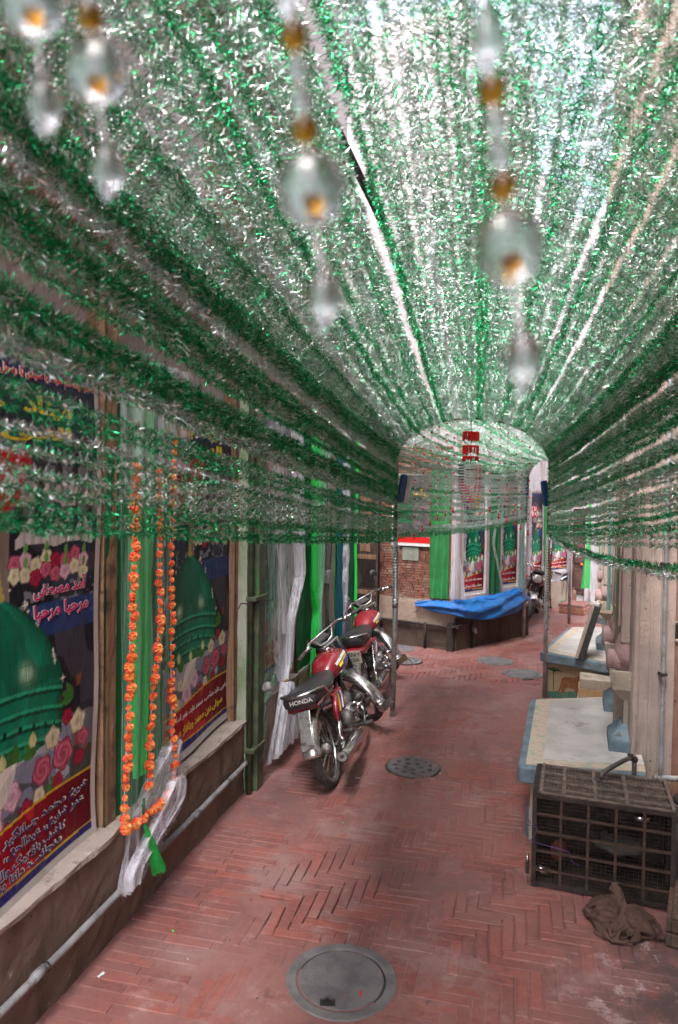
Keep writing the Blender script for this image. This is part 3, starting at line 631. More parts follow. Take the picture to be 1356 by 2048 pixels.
# iron pipes on the near wall
ip = root('wall_pipe', F5, 'tall lilac grey pipe on the pink wall ending in an elbow above the cage', 'pipe')
e = F5.hit(1321, 1555, .04); e2 = F5.hit(1333, 1080, .04); sl = (e2[1] - e[1]) / (e2[2] - e[2])
MB().tube([(.04, e[1] + sl * (3.5 - e[2]), 3.5), (.04, e2[1], e2[2]), (.04, e[1], e[2] + .02), (.04, e[1] - .004, e[2] - .015)], .0125, 12).build('pipe', MT['pvc'], ip, True)
MB().tube([(.04, e[1] - .035, e[2]), (.04, e[1] - .02, e[2]), (.04, e[1] + .6, e[2] - .01)], .0165, 12).build('cross_pipe', MT['pvc'], ip, True)
MB().ball((.045, e[1] - .03, e[2]), .022, 12).build('elbow', MT['pvc'], ip, True)
for z in (.95, 1.6): MB().box(.0, .056, e[1] + sl * (z - e[2]) - .02, e[1] + sl * (z - e[2]) + .02, z, z + .015).build('clamp', MT['rust'], ip)
hp = F5.hit(1352, 1262, -.03)
kn = root('broken_hole', F5, 'dark broken hole in the wall right of the tall pipe', 'hole')
b = MB().lathe([(.001, .004), (.032, .006), (.04, .002)], 14, 0, Matrix.Translation((-.02, hp[1], hp[2])) @ Matrix.Rotation(R(90), 4, 'Y') @ Matrix.Diagonal((1.3, .9, 1, 1))); b.build('hollow', MT['black'], kn)
b = MB()
for q in range(14): a = q * 2 * math.pi / 14; b.ball((-.02, hp[1] + .04 * math.cos(a), hp[2] + .056 * math.sin(a)), .007 + .004 * (q % 3), 6)
b.build('crumbled_edge', MT['ledge'], kn)

# ============================================================ TERRACES (stone platforms) ON THE RIGHT
def rounded(poly, i, r=.06, n=5):
    p = Vector(poly[i]); a = (Vector(poly[i - 1]) - p).normalized(); b = (Vector(poly[(i + 1) % len(poly)]) - p).normalized()
    return [tuple(p + a * r * (1 - t) ** 2 + b * r * t ** 2) for t in np.linspace(0, 1, n)]
def inset(poly, ds):
    n = len(poly); out = []
    for i in range(n):
        p = Vector(poly[i]); e1 = (p - Vector(poly[i - 1])).normalized(); e2 = (Vector(poly[(i + 1) % n]) - p).normalized()
        n1 = Vector((-e1.y, e1.x)); n2 = Vector((-e2.y, e2.x)); d1, d2 = ds[i - 1], ds[i]
        det = n1.x * n2.y - n1.y * n2.x
        if abs(det) < 1e-6: out.append(tuple(p + n1 * d1)); continue
        out.append((p.x + (d1 * n2.y - d2 * n1.y) / det, p.y + (n1.x * d2 - n2.x * d1) / det))
    return out
MT['floral'] = None
def floral():
    m, nt, p = nodes('floral_tile_band'); p.inputs['Roughness'].default_value = .55
    v = nt.nodes.new('ShaderNodeTexVoronoi'); v.inputs['Scale'].default_value = 20; g = nt.nodes.new('ShaderNodeNewGeometry'); nt.links.new(g.outputs['Position'], v.inputs[0])
    w = nt.nodes.new('ShaderNodeTexNoise'); w.inputs['Scale'].default_value = 14; nt.links.new(g.outputs['Position'], w.inputs['Vector'])
    c = mix(nt, ramp(nt, v.outputs['Distance'], .22, .36), (.42, .24, .22), (.44, .38, .30))
    c = mix(nt, ramp(nt, w.outputs['Fac'], .58, .62), c, (.24, .32, .24)); c = mix(nt, ramp(nt, noise_n(nt, 33, 3), .6, .66), c, (.42, .30, .12))
    c = mix(nt, ramp(nt, noise_n(nt, 5, 7, .7), .55, .7), c, (.22, .18, .15)); c = mix(nt, .3, c, (.46, .40, .33))
    nt.links.new(c, p.inputs['Base Color']); bump(nt, p, noise_n(nt, 30, 6), .2); return m
MT['floral'] = floral()
def terrace(name, poly, ztop, label, thick=.095, over=.07):
    t = empty(name, (poly[0][0], poly[0][1], 0), 0, label, 'stone platform', 'painted stone platforms along the right wall')
    o = Vector(poly[0]); P = [tuple(Vector(p) - o) for p in poly]            # order: front-left, front-right, back-right, back-left (counter-clockwise)
    PP = rounded(P, 0, .07) + [P[1], P[2]] + rounded(P, 3, .05)
    MB().prism(PP, ztop - thick, ztop).build('slab', MT['bluecem'], t, bevel=.012)
    MB().prism(inset(P, (over, 0, over * .5, over)), -.02, ztop - thick).build('base', MT['corbel'], t)
    ii = inset(P, (.045, 0, .03, .045)); MB().prism(ii, ztop - .01, ztop + .004).build('tile_band', MT['floral'], t)
    ii = inset(P, (.13, 0, .08, .14)); MB().prism(ii, ztop - .01, ztop + .008).build('top_panel', MT['creamtop'], t)
    return t, P
pA = gp(1034, 1534, .45); pB = gp(1060, 1398, .45)
wa = RW.w(-.02, ry(3.86)); wb_ = RW.w(-.02, ry(5.42))
t1, Pq = terrace('stone_platform', [(pA.x, pA.y), (wa.x, wa.y), (wb_.x, wb_.y), (pB.x, pB.y)], .45, 'nearest stone platform with pale top and blue edge behind the cage')
c0 = Vector(Pq[0]); MB().box(.09, .15, .07, .13, 0, .17).build('corner_guard', MT['bluecem'], t1, bevel=.01)
pA = gp(1078, 1304, .45); pB = gp(1137, 1254, .45)
wa = gp(1206, 1328, .45); wb_ = RW.w(-.02, ry(8.3))
wr = RW.w(-.02, RW.loc(wa)[1])
t2, Pq = terrace('stone_platform', [(pA.x, pA.y), (wr.x, wr.y), (wb_.x, wb_.y), (pB.x, pB.y)], .45, 'second stone platform with a painted lion on its front')
# its front: painted panels
a = Vector(Pq[0]); b_ = Vector(Pq[1]); dr_ = (b_ - a).normalized()
FP = Frame(0, 0, dr_.x, dr_.y); fo = Vector(Pq[0]) + dr_ * .07 - Vector((FP.n.x, FP.n.y)) * .072
pn = link('painted_front', None, t2); pn.location = (fo.x, fo.y, 0); pn.rotation_euler.z = FP.rz
MT['panelpaint'] = plaster('panel_ochre_paint', (.42, .32, .19), (.36, .27, .17), (.18, .13, .09), bmp=.2)
MB().box(-.01, .006, .0, .42, .0, .345).build('ochre_panel', MT['panelpaint'], pn)
gr = MB(); gr.add([(.009, .0, .0), (.009, .42, .0), (.009, .42, .15), (.009, .3, .12), (.009, .18, .09), (.009, .0, .06)], [(0, 1, 2, 3, 4, 5)]); gr.build('painted_grass', mat('painted_grass_green', (.06, .15, .11), (.09, .19, .13), 20), pn)
lion = [(.12, .07), (.15, .07), (.155, .12), (.19, .14), (.25, .135), (.27, .08), (.30, .08), (.31, .13), (.325, .17), (.345, .165), (.36, .18), (.355, .21), (.345, .245), (.315, .265), (.28, .265), (.25, .245), (.20, .24), (.15, .235), (.12, .21), (.11, .16), (.10, .11), (.085, .085), (.06, .08), (.07, .07), (.1, .085), (.118, .11)]
b = MB(); b.add([(.012, y + .02, z) for y, z in lion], [tuple(range(len(lion)))]); b.build('painted_lion', mat('painted_lion_brown', (.24, .10, .035), (.17, .07, .03), 25), pn)
b = MB()
for k in range(7):
    q = R(15 + k * 25); b.tube([(.012, .06, .27), (.012, .06 + .05 * math.cos(q), .28 + .03 * math.sin(q)), (.012, .06 + .09 * math.cos(q), .27 + .02 * math.sin(q))], [.004, .004, .001], 4)
b.tube([(.011, .06, .08), (.011, .055, .27)], .004, 4).build('painted_palm', MT['darkgreen'], pn)
# recess between the platforms: striped low step
q0 = gp(1147, 1392); q1 = gp(1212, 1400)
s0 = RW.loc(gp(1150, 1385)); st = root('striped_step', RW, 'low threshold wall painted in tan, white and pink stripes between the two platforms', 'step')
yA = ry(6.5); yB = ry(6.25)
for z0, z1, m_n, x in ((0, .10, 'pinkroll', .34), (.10, .135, 'creamtop', .335), (.135, .24, 'tan', .33), (.24, .33, 'corbel', .32)):
    MB().box(-.02, x, yA, yB, z0, z1).build('stripe_course', MT[m_n], st, bevel=.006)
# leaning board
lb0 = gp(1154, 1311, .455); lb1 = Vector((lb0.x + .18, lb0.y + .12, .455))
brd = empty('leaning_board', (lb0.x, lb0.y, .457), F2.rz * 0 + R(-20), 'thin dark board with a pale face leaning on the second platform', 'board')
brd.rotation_euler = (R(-3), R(15), R(-24))
MB().box(-.01, .022, -.16, .16, 0, .54).build('pale_face', MT['ledge'], brd, bevel=.003); MB().box(.0225, .075, -.165, .155, .0, .53).build('dark_backing', MT['plastic'], brd, bevel=.003)
MB().box(-.03, .06, -.13, .0, .51, .56).build('paper_wad', MT['creamtop'], brd, bevel=.015)

# ============================================================ TUNNEL FRAMES AND TINSEL
def arch_pts(L, Rr, zb, zs, zt, n=40):
    """points over q 0..1: up the left side, over, down the right side; returned with arc length"""
    out = []
    hs = zs - zb; w = (Vector(Rr) - Vector(L)).length
    arc = math.pi * (3 * (w / 2 + zt - zs) - math.sqrt((3 * w / 2 + zt - zs) * (w / 2 + 3 * (zt - zs)))) / 2
    tot = 2 * hs + arc
    def f(q):
        s = q * tot
        if s < hs: p = Vector(L); z = zb + s
        elif s > hs + arc: p = Vector(Rr); z = zs - (s - hs - arc)
        else:
            th = math.pi * (s - hs) / arc; c = (1 - math.cos(th)) / 2; p = Vector(L).lerp(Vector(Rr), c); z = zs + (zt - zs) * math.sin(th)
        return Vector((p.x, p.y, z))
    return f, tot
La = gp(785, 1432); Ra = gp(1089, 1396)
fN, totN = arch_pts((-.92, -.35), (.82, -.10), 2.06, 2.70, 3.22)
fA, totA = arch_pts((La.x, La.y), (Ra.x, Ra.y), 1.585, 2.30, 2.71)
Lb = gp(1047, 1276); Rb = Vector((3.62, 10.9, 0))
fB, totB = arch_pts((Lb.x, Lb.y), (Rb.x, Rb.y), 1.62, 2.15, 2.55)
def arch(name, f, L, Rr, zb, label, lean):
    t = empty(name, (L.x, L.y, 0), 0, label, 'arch frame', 'steel arches that carry the tinsel tunnel'); o = Vector((L.x, L.y, 0))
    MB().tube([Vector((0, 0, 0)), Vector((lean, 0, .95)), Vector((lean * 1.2, 0, 1.0)), f(0) - o + Vector((0, 0, .03))], .0235, 12).build('post', MT['steel'], t, True)
    MB().tube([Vector((Rr.x, Rr.y, 0)) - o, f(1) - o + Vector((0, 0, .03))], .0235, 12).build('post', MT['steel'], t, True)
    MB().tube([f(q) - o for q in np.linspace(0, 1, 50)], .013, 8).build('hoop', MT['greenpipe'], t, True)
    return t, o
ar, oA = arch('arch_frame', fA, La, Ra, 1.6, 'nearest steel arch with two grey posts standing in the lane', .01)
MB().tube([Vector((0.008, 0, .98)), Vector((.01, 0, 1.06))], .028, 12).build('collar', MT['steel'], ar, True)
for bs, nm in ((Vector((0, 0, 0)), 'cord_winding'), (Vector((Ra.x, Ra.y, 0)) - oA, 'cord_winding')):
    z0 = 1.0 if bs.length < .1 else .95
    MB().tube([bs + Vector((.008 + .027 * math.cos(a), .027 * math.sin(a), z0 + a * .0042)) for a in np.linspace(0, 130, 520)], .0042, 4).build(nm, MT['wood'] if bs.length > .1 else MT['steel'], ar, True)
MB().tube([Vector((Ra.x, Ra.y, .0)) - oA + Vector((.05 + .02 * math.sin(z * 4), 0, z)) for z in np.linspace(.9, 1.6, 14)], .006, 6).build('loose_rope', MT['wood'], ar, True)
for q, sg in ((.145, -1), (.862, 1)):
    c = fA(q) - oA; tl = R(6) * sg
    M = Matrix.Translation(c + Vector((-.05 * sg, -.05, -.04))) @ Matrix.Rotation(R(8) * -sg, 4, 'Y')
    b = MB().loft([[M @ Vector((x * (1 - .3 * (abs(k) == 1)), y, .125 * k)) for x, y in ((-.028, -.02), (.028, -.02), (.034, .02), (-.034, .02))] for k in (-1, -.85, .85, 1)])
    b.build('blue_plastic_pad', flat('deep_blue_plastic', (.005, .06, .20), .35), ar, bevel=.006)
    if sg < 0: MB().box(.03, .075, -.02, .0, -.14, .12, 0, M).build('grey_strip', MT['steel'], ar)
ar2, oB = arch('arch_frame', fB, Lb, Rb, 1.6, 'farther steel arch beside the end of the blue tarpaulin', 0)
c = fB(.17) - oB; MB().box(-.03, .03, -.02, .02, -.13, .13, 0, Matrix.Translation(c)).build('blue_plastic_pad', bpy.data.materials['deep_blue_plastic'], ar2, bevel=.006)

def tinsel_mesh(L, sag, seed, mix_, per_m=430, r=.024, wid=.00105):
    rg = np.random.default_rng(seed); n = int(L * per_m)
    y = rg.uniform(0, L, n); a = rg.uniform(0, 2 * np.pi, n); ln = rg.uniform(.55, 1.15, n) * r; sl = rg.uniform(-.9, .9, n)
    cz = -4 * sag * (y / L) * (1 - y / L) + .004 * np.sin(y * 9 + seed); cx = .005 * np.sin(y * 6 + seed * 2) + .003 * np.sin(y * 23 + seed)
    d = np.stack([np.cos(a), sl, np.sin(a)], 1); d /= np.linalg.norm(d, axis=1, keepdims=True)
    w = rg.normal(size=(n, 3)); w -= d * (w * d).sum(1, keepdims=True); w /= np.linalg.norm(w, axis=1, keepdims=True); w *= wid * rg.uniform(.5, 1.1, (n, 1))
    c0 = np.stack([cx, y, cz], 1); nn = np.cross(d, w); nn /= np.linalg.norm(nn, axis=1, keepdims=True)
    c1 = c0 + d * (ln * .55)[:, None] + nn * (rg.uniform(-.25, .25, n) * ln)[:, None]; c2 = c0 + d * ln[:, None] + nn * (rg.uniform(-.5, .5, n) * ln)[:, None]
    V = np.stack([c0 - w * .5, c0 + w * .5, c1 + w, c1 - w, c2 + w * .5, c2 - w * .5], 1).reshape(-1, 3)
    k = np.arange(n)[:, None] * 6
    F = np.concatenate([k + np.array([0, 1, 2, 3]), k + np.array([3, 2, 4, 5])], 1).reshape(-1, 4)
    me = bpy.data.meshes.new('tinsel'); me.vertices.add(len(V)); me.vertices.foreach_set('co', V.ravel())
    me.loops.add(F.size); me.loops.foreach_set('vertex_index', F.ravel()); me.polygons.add(len(F))
    me.polygons.foreach_set('loop_start', np.arange(0, F.size, 4)); me.polygons.foreach_set('loop_total', np.full(len(F), 4))
    u = rg.uniform(0, 1, n); mi = np.where(u < mix_[0], 0, np.where(u < mix_[0] + mix_[1], 1, np.where(u < .96, 2, 3)))
    me.polygons.foreach_set('material_index', np.repeat(mi, 2).astype(np.int32))
    for k_ in ('foil_green', 'foil_dark', 'foil_silver', 'foil_pink'): me.materials.append(MT[k_])
    me.update(calc_edges=True); return me
ORD = ['', 'second', 'third', 'fourth', 'fifth', 'sixth', 'seventh', 'eighth', 'ninth', 'tenth']
KIND = {'green': (.56, .32), 'silver': (.08, .05), 'mixed': (.30, .16)}
def strands(fa, fb, cnt, L, seed, per_m, where, skipz=None):
    bank = {k: [tinsel_mesh(L, s, seed + 10 * i + j, KIND[k], per_m, .0255 if L > 6 else .025) for j, s in enumerate((.03, .06, .10, .14))] for i, k in enumerate(KIND)}
    thin = {k: [tinsel_mesh(L, s, seed + 50 + 10 * i + j, KIND[k], 760, .0185, .0013) for j, s in enumerate((.03, .06))] for i, k in enumerate(KIND)}
    rg = random.Random(seed)
    for i in range(cnt):
        q = (i + .5) / cnt + rg.gauss(0, .05 / cnt)
        q = min(max(q, .002), .998)
        a = fa(q); b = fb(min(1, max(0, q + rg.gauss(0, .14 / cnt)))); a = a + Vector((0, 0, rg.gauss(0, .006))); b = b + Vector((0, 0, rg.gauss(0, .010))); d = b - a
        kind = rg.choices(('green', 'silver', 'mixed'), (.20, .15, .65) if .25 < q < .72 and L > 6 else (.18, .36, .46) if L < 6 else (.46, .08, .46))[0]
        side = 'left side' if q < .22 else 'right side' if q > .80 else 'roof'
        if i in (0,): kind = 'green'
        me = bank[kind][rg.choices(range(4), (4, 4, 2, 1) if side == 'roof' else (5, 3, 1, 0))[0]]
        if L > 6 and min(i, cnt - 1 - i) < 17: me = thin[kind][i % 2]
        o = link('tinsel_garland', me); y = d.normalized(); x = y.cross(Vector((0, 0, 1))).normalized(); z = x.cross(y)
        M = Matrix((x, y, z)).transposed().to_4x4(); M.translation = a
        o.matrix_world = M @ Matrix.Diagonal((1, d.length / L, 1, 1))
        lab = {'green': 'green foil', 'silver': 'silver foil', 'mixed': 'mixed green and silver foil'}[kind]
        tag(o, f'{lab} tinsel garland strung along the {side} of the {where}', 'tinsel garland', f'{kind} tinsel garlands on the {side} of the {where}')
        lo = i if side == 'left side' else cnt - 1 - i if side == 'right side' else 99
        if 0 < lo < 10: tag(o, f'{kind} tinsel garland, {ORD[lo]} row up on the {side} of the {where}')
        if i == 0: tag(o, f'lowest green tinsel garland on the left edge of the {where}'); o['group'] = 'lowest tinsel garlands'
        if i == cnt - 1: tag(o, f'lowest tinsel garland on the right edge of the {where}'); o['group'] = 'lowest tinsel garlands'
strands(fN, fA, 190, 7.2, 100, 1500, 'near tunnel')
strands(fA, fB, 100, 4.7, 300, 950, 'far tunnel')
# the sagging double garland at the right edge
for k, (kind, dz) in enumerate((('green', 0), ('silver', -.03))):
    me = tinsel_mesh(7.0, .17, 900 + k, KIND[kind], 600, .026, .0022); a = Vector((.86, -.1, 2.06 + dz)); b = Vector((Ra.x, Ra.y, 1.63 + dz)); d = b - a
    o = link('tinsel_garland', me); y = d.normalized(); x = y.cross(Vector((0, 0, 1))).normalized(); z = x.cross(y); M = Matrix((x, y, z)).transposed().to_4x4(); M.translation = a
    o.matrix_world = M @ Matrix.Diagonal((1, d.length / 7.0, 1, 1)); tag(o, f'slack {kind} tinsel garland sagging lowest before the right wall', 'tinsel garland', 'slack tinsel garlands on the right')
# poles lying over the tunnel
for k, (o0, z0, lb, m_) in enumerate(((.62, 2.92, 'long brown pole carrying the tunnel roof on the left', 'wood'), (.98, 3.45, 'upper brown pole above the tinsel roof on the left', 'rust'))):
    b = MB().tube([(o0, y, z0 + .01 * math.sin(y * 2)) for y in np.linspace(-.5, 7.6, 12)], .02, 8).build('support_pole', MT[m_], None, True); b.location = LW.o; b.rotation_euler.z = LW.rz; tag(b, lb, 'pole')
# ---- hanging bead strings
def bead_string(x, y, ztop, zbot, sc, near, label, group, seed, swing=(0, 0)):
    rg = random.Random(seed); t = empty('bead_string', (x, y, zbot), 0, label, 'bead string', group)
    H = ztop - zbot
    def P(h): return Vector((swing[0] * h, swing[1] * h, h))
    MB().tube([P(0), P(H * .5), P(H)], .0006 if near else .0012, 4).build('thread', MT['whitebead'], t)
    def item(nm, h, r, m, shp):
        b = MB(); c = P(h)
        if shp == 'ball': b.ball(c, r, 12)
        elif shp == 'drop': b.lathe([(.0004, -r * 1.7), (r * .55, -r * 1.0), (r * .95, -r * .1), (r, r * .3), (r * .7, r), (r * .3, r * 1.6), (r * .12, r * 2.2)], 10, 0, Matrix.Translation(c) @ Matrix.Rotation(.9, 4, 'Z'))
        elif shp == 'disc': b.lathe([(r * .3, -r * .9), (r * .9, -r * .6), (r, 0), (r * .9, r * .6), (r * .3, r * .9)], 10, 0, Matrix.Translation(c) @ Matrix.Diagonal((1, .45, 1.2, 1)))
        return b.build(nm, MT[m], t, True)
    if near:
        item('drop', .012, .0085, 'crystal', 'drop'); h = .045
        k = 0
        while h < min(H, .42):
            ph = k % 6
            if ph == 0: item('oval_crystal', h + .016, .0150, 'crystal', 'disc'); item('amber_bead', h + .010, .0045, 'amber', 'ball'); h += .036
            elif ph in (1, 4): item('amber_bead', h + .0065, .0062, 'amber', 'ball'); h += .014
            elif ph == 5: item('drop', h + .012, .008, 'crystal', 'drop'); h += .034
            else: item('crystal_bead', h + .006, .0056, 'crystal', 'ball'); h += .0135
            k += 1
    else:
        item('red_drop', .0, .011, 'redbead', 'drop'); rb = MB(); wbd = MB(); h = .03
        k = 0
        while h < H - .01:
            (rb if k % 3 == 0 else wbd).ball(P(h), .0052 if k % 9 else .010, 6); h += .017 if k % 9 else .026; k += 1
        tag(rb.build('red_beads', MT['redbead'], t, True), kind='stuff'); tag(wbd.build('white_beads', MT['whitebead'], t, True), kind='stuff')
for k, (px, py, d, lb) in enumerate(((95, 268, .33, 'leftmost blurred crystal string close overhead'), (222, 395, .34, 'blurred crystal string with a brown amber bead, second from the left'),
                                (655, 655, .31, 'middle blurred crystal string hanging over the lane'), (1052, 782, .30, 'rightmost and lowest hanging blurred crystal string'))):
    r_ = ray(px, py); p = Vector((0, 0, CAM_H)) + r_ * d
    bead_string(p.x, p.y, p.z + .75, p.z, 1, True, lb, 'crystal strings hanging close to the viewer', k, (-.13, .02))
ORDL = ['first', 'second', 'third', 'fourth', 'fifth', 'sixth']
cc = (La + Ra) / 2; dA = (Ra - La).normalized()
for k, (px, py) in enumerate(((828, 1076), (845, 1060), (860, 1050), (875, 1038), (891, 1030), (906, 1023), (979, 1022), (997, 1035), (1013, 1043), (1030, 1050), (1041, 1057), (1056, 1068))):
    r_ = ray(px, py); FA = Frame(La.x, La.y, dA.x, dA.y); h = FA.hit(px, py, .0); w_ = FA.w(*h)
    s = min(max(h[1] / (Ra - La).length, .02), .98); zt = 2.30 + .41 * math.sin(math.acos(max(-1, min(1, 1 - 2 * s))))
    side = 'left' if px < 940 else 'right'; kq = k if k < 6 else 11 - k
    bead_string(w_.x, w_.y, zt, h[2], 1, False, f'{ORDL[kq]} red and white bead string from the {side} post of the near arch', f'bead strings on the {side} half of the arch', 40 + k)
# ---- centre ornament: three red fringed panels over a bead chandelier
FA = Frame(La.x, La.y, dA.x, dA.y)
h = FA.hit(941, 930, .03); w_ = FA.w(*h)
orn = empty('hanging_ornament', (w_.x, w_.y, w_.z), FA.rz, 'red fringed tiers above a white and pink bead chandelier in the middle of the arch', 'hanging ornament')
MB().tube([(0, 0, 0), (0, 0, 2.70 - w_.z)], .003, 5).build('cord', MT['black'], orn)
s_px = (w_ - Vector((0, 0, CAM_H))).length / F_PX
for k, (z0, z1, cl) in enumerate(((44, 64, 0), (18, 37, 0), (6, 16, 0))):
    b = MB(); z0 *= s_px; z1 *= s_px; rg = random.Random(k)
    for j in range(30):
        a = j * 2 * math.pi / 30; x, y = .045 * math.cos(a), 17 * s_px * math.sin(a); dz = rg.uniform(0, .03) if rg.random() > .3 else .9 * (z1 - z0)
        b.box(x - .003, x + .003, y - .006, y + .004, z0 + dz, z1)
    tag(b.build('red_fringe', MT['redbead'], orn), kind='stuff'); 
    MB().loft([[(.045 * math.cos(a), 17 * s_px * math.sin(a), z) for a in np.linspace(0, 2 * math.pi, 20, endpoint=False)] for z in (z1 - .004, z1 + .006)]).build('tier_ring', MT['redbead'], orn)
cols = ['navy', 'whitebead', 'whitebead', 'whitebead', 'whitebead', 'whitebead', 'whitebead', 'pink', 'whitebead', 'pink', 'whitebead', 'yellow']
groups = {}
for j in range(36):
    a = 2 * math.pi * j / 36; y = 24 * s_px * math.sin(a); x = .07 * math.cos(a)
    yy = (y / (24 * s_px) + 1) / 2; cm = cols[min(11, int(yy * 12))]; ln = (44 + 95 * max(0, min(yy, .92 - yy if yy < .5 else (yy - .5) * .9))) * s_px
    for z in np.arange(.0, ln, .026):
        tip = z > ln - .09; m_ = 'pink' if (tip and yy < .5) else ('yellow' if tip and yy > .8 else cm); k_ = 1 - .35 * max(0, (z / ln - .6))
        groups.setdefault(m_, MB()).box(x * k_ - .005, x * k_ + .005, y * k_ - .005, y * k_ + .006, -z - .011, -z)
for m_, b in groups.items(): tag(b.build('bead_curtain', MT[m_], orn), kind='stuff')

# ============================================================ BANNERS (print is flat colour on the cloth, lettering is its own mesh)
BW, BH = 1.16, 2.05
def paint(nx, nz_, seed, simple=False):
    rg = np.random.default_rng(5)
    X, Z = np.meshgrid(np.linspace(0, BW, nx + 1), np.linspace(0, BH, nz_ + 1))
    C = np.zeros(X.shape + (3,))
    def vn(sx, sz, s=0):
        k = np.random.default_rng(s).uniform(0, 1, (64, 64)); u = X * sx; v = Z * sz; i = np.floor(u).astype(int); j = np.floor(v).astype(int); fu = u - i; fv = v - j; fu = fu * fu * (3 - 2 * fu); fv = fv * fv * (3 - 2 * fv)
        g = lambda a, b: k[a % 64, b % 64]
        return (g(i, j) * (1 - fu) + g(i + 1, j) * fu) * (1 - fv) + (g(i, j + 1) * (1 - fu) + g(i + 1, j + 1) * fu) * fv
    def put(m, col, a=1.0):
        m = np.clip(m, 0, 1)[..., None] * a; C[:] = C * (1 - m) + np.asarray(col) * m
    C[:] = np.array((.012, .014, .022)); put(vn(9, 2, 1) > .62, (.05, .05, .07), .8); put((vn(5, 5, 2) - .5) * 2, (.03, .05, .09))
    # courtyard architecture, dark strip of arches at top
    put((Z > 1.42) & (Z < 1.62) & (X > .35), (.16, .15, .16)); put((Z > 1.42) & (Z < 1.62) & (np.sin(X * 60) > .3) & (X > .35), (.03, .03, .035))
    put((Z > 1.46) & (Z < 1.56) & (vn(30, 30, 3) > .55) & (X > .35), (.42, .38, .34))
    put((Z > 1.18) & (Z < 1.26) & (X > .62), (.05, .05, .06)); put((vn(60, 60, 9) > .7) & (Z > 1.0) & (Z < 1.16) & (X > .3), (.30, .32, .36), .6)
    put((Z > .95) & (Z < 1.08) & (X > .72) & (vn(4, 16, 4) > .5), (.02, .05, .17), .8)
    # white drapes
    dr = (Z > 1.30 + .02 * np.abs(np.sin((X - .64) * 14))) & (Z < 1.42 - .08 * np.abs(np.cos((X - .64) * 20)) ** 2) & (X > .64) & (X < 1.10)
    put(dr, (.55, .53, .50)); put(dr & (np.sin(X * 130) > .5), (.36, .35, .34))
    put((Z > 1.30) & (Z < 1.42) & (X < .6) & (X > .3), (.24, .18, .14)); put((X > .55) & (X < .61) & (Z > .95) & (Z < 1.5), (.20, .16, .13))
    # minaret
    for cx, w0, z0, z1 in ((.16, .085, .55, .90), (.16, .06, .90, 1.22), (.16, .045, 1.22, 1.5)):
        m = (np.abs(X - cx) < w0) & (Z > z0) & (Z < z1); put(m, (.34, .37, .45)); put(m & (np.sin(Z * 150) * np.sin(X * 150) > .35), (.12, .14, .22))
        put((np.abs(X - cx) < w0 + .03) & (np.abs(Z - z1) < .022), (.46, .48, .54)); put(m & (np.abs(X - cx - w0 * .5) < .01) & (np.sin(Z * 45) > .2), (.25, .04, .04))
    # marble ground
    m = (Z < .58 + .10 * (1 - X / BW)) & (Z > .2); put(m, (.38, .40, .47)); put(m & (vn(7, 7, 6) > .55), (.52, .52, .58), .7); put(m & (vn(6, 11, 8) > .68), (.16, .18, .26), .8)
    put((Z < .62) & (X > .98), (.02, .02, .03), .7); put((X > 1.0) & (Z > .4) & (Z < .75) & (vn(10, 8, 21) > .5), (.25, .07, .02), .7)
    # dome: body of revolution seen from below
    cx = .56; t = np.clip((Z - .53) / .60, 0, 1); prof = .36 * np.where(t < .36, 1 - .05 * t, (np.clip(1 - ((t - .36) / .64) ** 1.75, 0, 1)) ** .78 * .982)
    sag = .045 * (1 - ((X - cx) / .42) ** 2)                      # bands bow downward
    body = (np.abs(X - cx) < prof) & (Z > .53 - sag * 0 + .05 * ((X - cx) / .4) ** 2 - .03) & (t < 1)
    u = np.where(prof > 1e-3, (X - cx) / np.maximum(prof, 1e-3), 0); lon = np.arcsin(np.clip(u, -1, 1))
    put(body, (.003, .145, .078)); sh = np.clip(np.cos(lon - .35), 0, 1)
    C[body] *= ((.14 + 1.35 * sh[body] ** 2.4 + .35 * np.exp(-((lon[body] + .55) / .16) ** 2)) * (.75 + .5 * vn(16, 8, 31)[body]))[:, None]
    put(body & (np.abs(np.sin(lon * 22)) < .16) & (t > .36), (.002, .06, .035), .6)
    put(body & (vn(9, 5, 11) > .6) & (t > .4), (.002, .09, .05), .6)
    for tz in (.02, .12, .22, .34):
        zz = t + .10 * (u ** 2) * (1 - tz); put(body & (np.abs(zz - tz - .05) < .011), (.03, .42, .22), .8); put(body & (zz > tz - .035 + .05) & (zz < tz - .012 + .05), (.0, .035, .02), .8)
    put(body & (np.abs(t - .16 + .10 * u ** 2) < .025) & (np.sin(lon * 26) > .75), (.0, .03, .02))
    for sx, sz in ((.42, .50), (-.45, .47)):
        put(np.exp(-(((u - sx) / .10) ** 2 + ((t - sz) / .055) ** 2)) * body, (.55, .80, .55), .9)
        put(body & (np.abs(u - sx) < .10) & (np.abs(t - sz) < .06) & ((np.abs(np.sin(X * 190)) < .2) | (np.abs(np.sin(Z * 150)) < .2)), (.01, .2, .1), .8)
    # finial
    for zc, r in ((1.135, .028), (1.165, .017), (1.19, .012), (1.21, .008)):
        put(((X - cx) / r) ** 2 + ((Z - zc) / (.02)) ** 2 < 1, (.42, .34, .08))
    put((np.abs(X - cx) < .004) & (Z > 1.2) & (Z < 1.26), (.6, .55, .3))
    for k in range(22):                                            # sparkles on the outline
        a = rg.uniform(.0, 1); sx = cx + (.05 + .36 * a) * (1 if k % 3 else -1); sz = 1.14 - .5 * a ** 1.6 + rg.uniform(-.01, .02); r = rg.uniform(.006, .02)
        put(np.exp(-np.abs(X - sx) * np.abs(Z - sz) * 9e4) * (np.hypot(X - sx, Z - sz) < r), (.85, .85, .75))
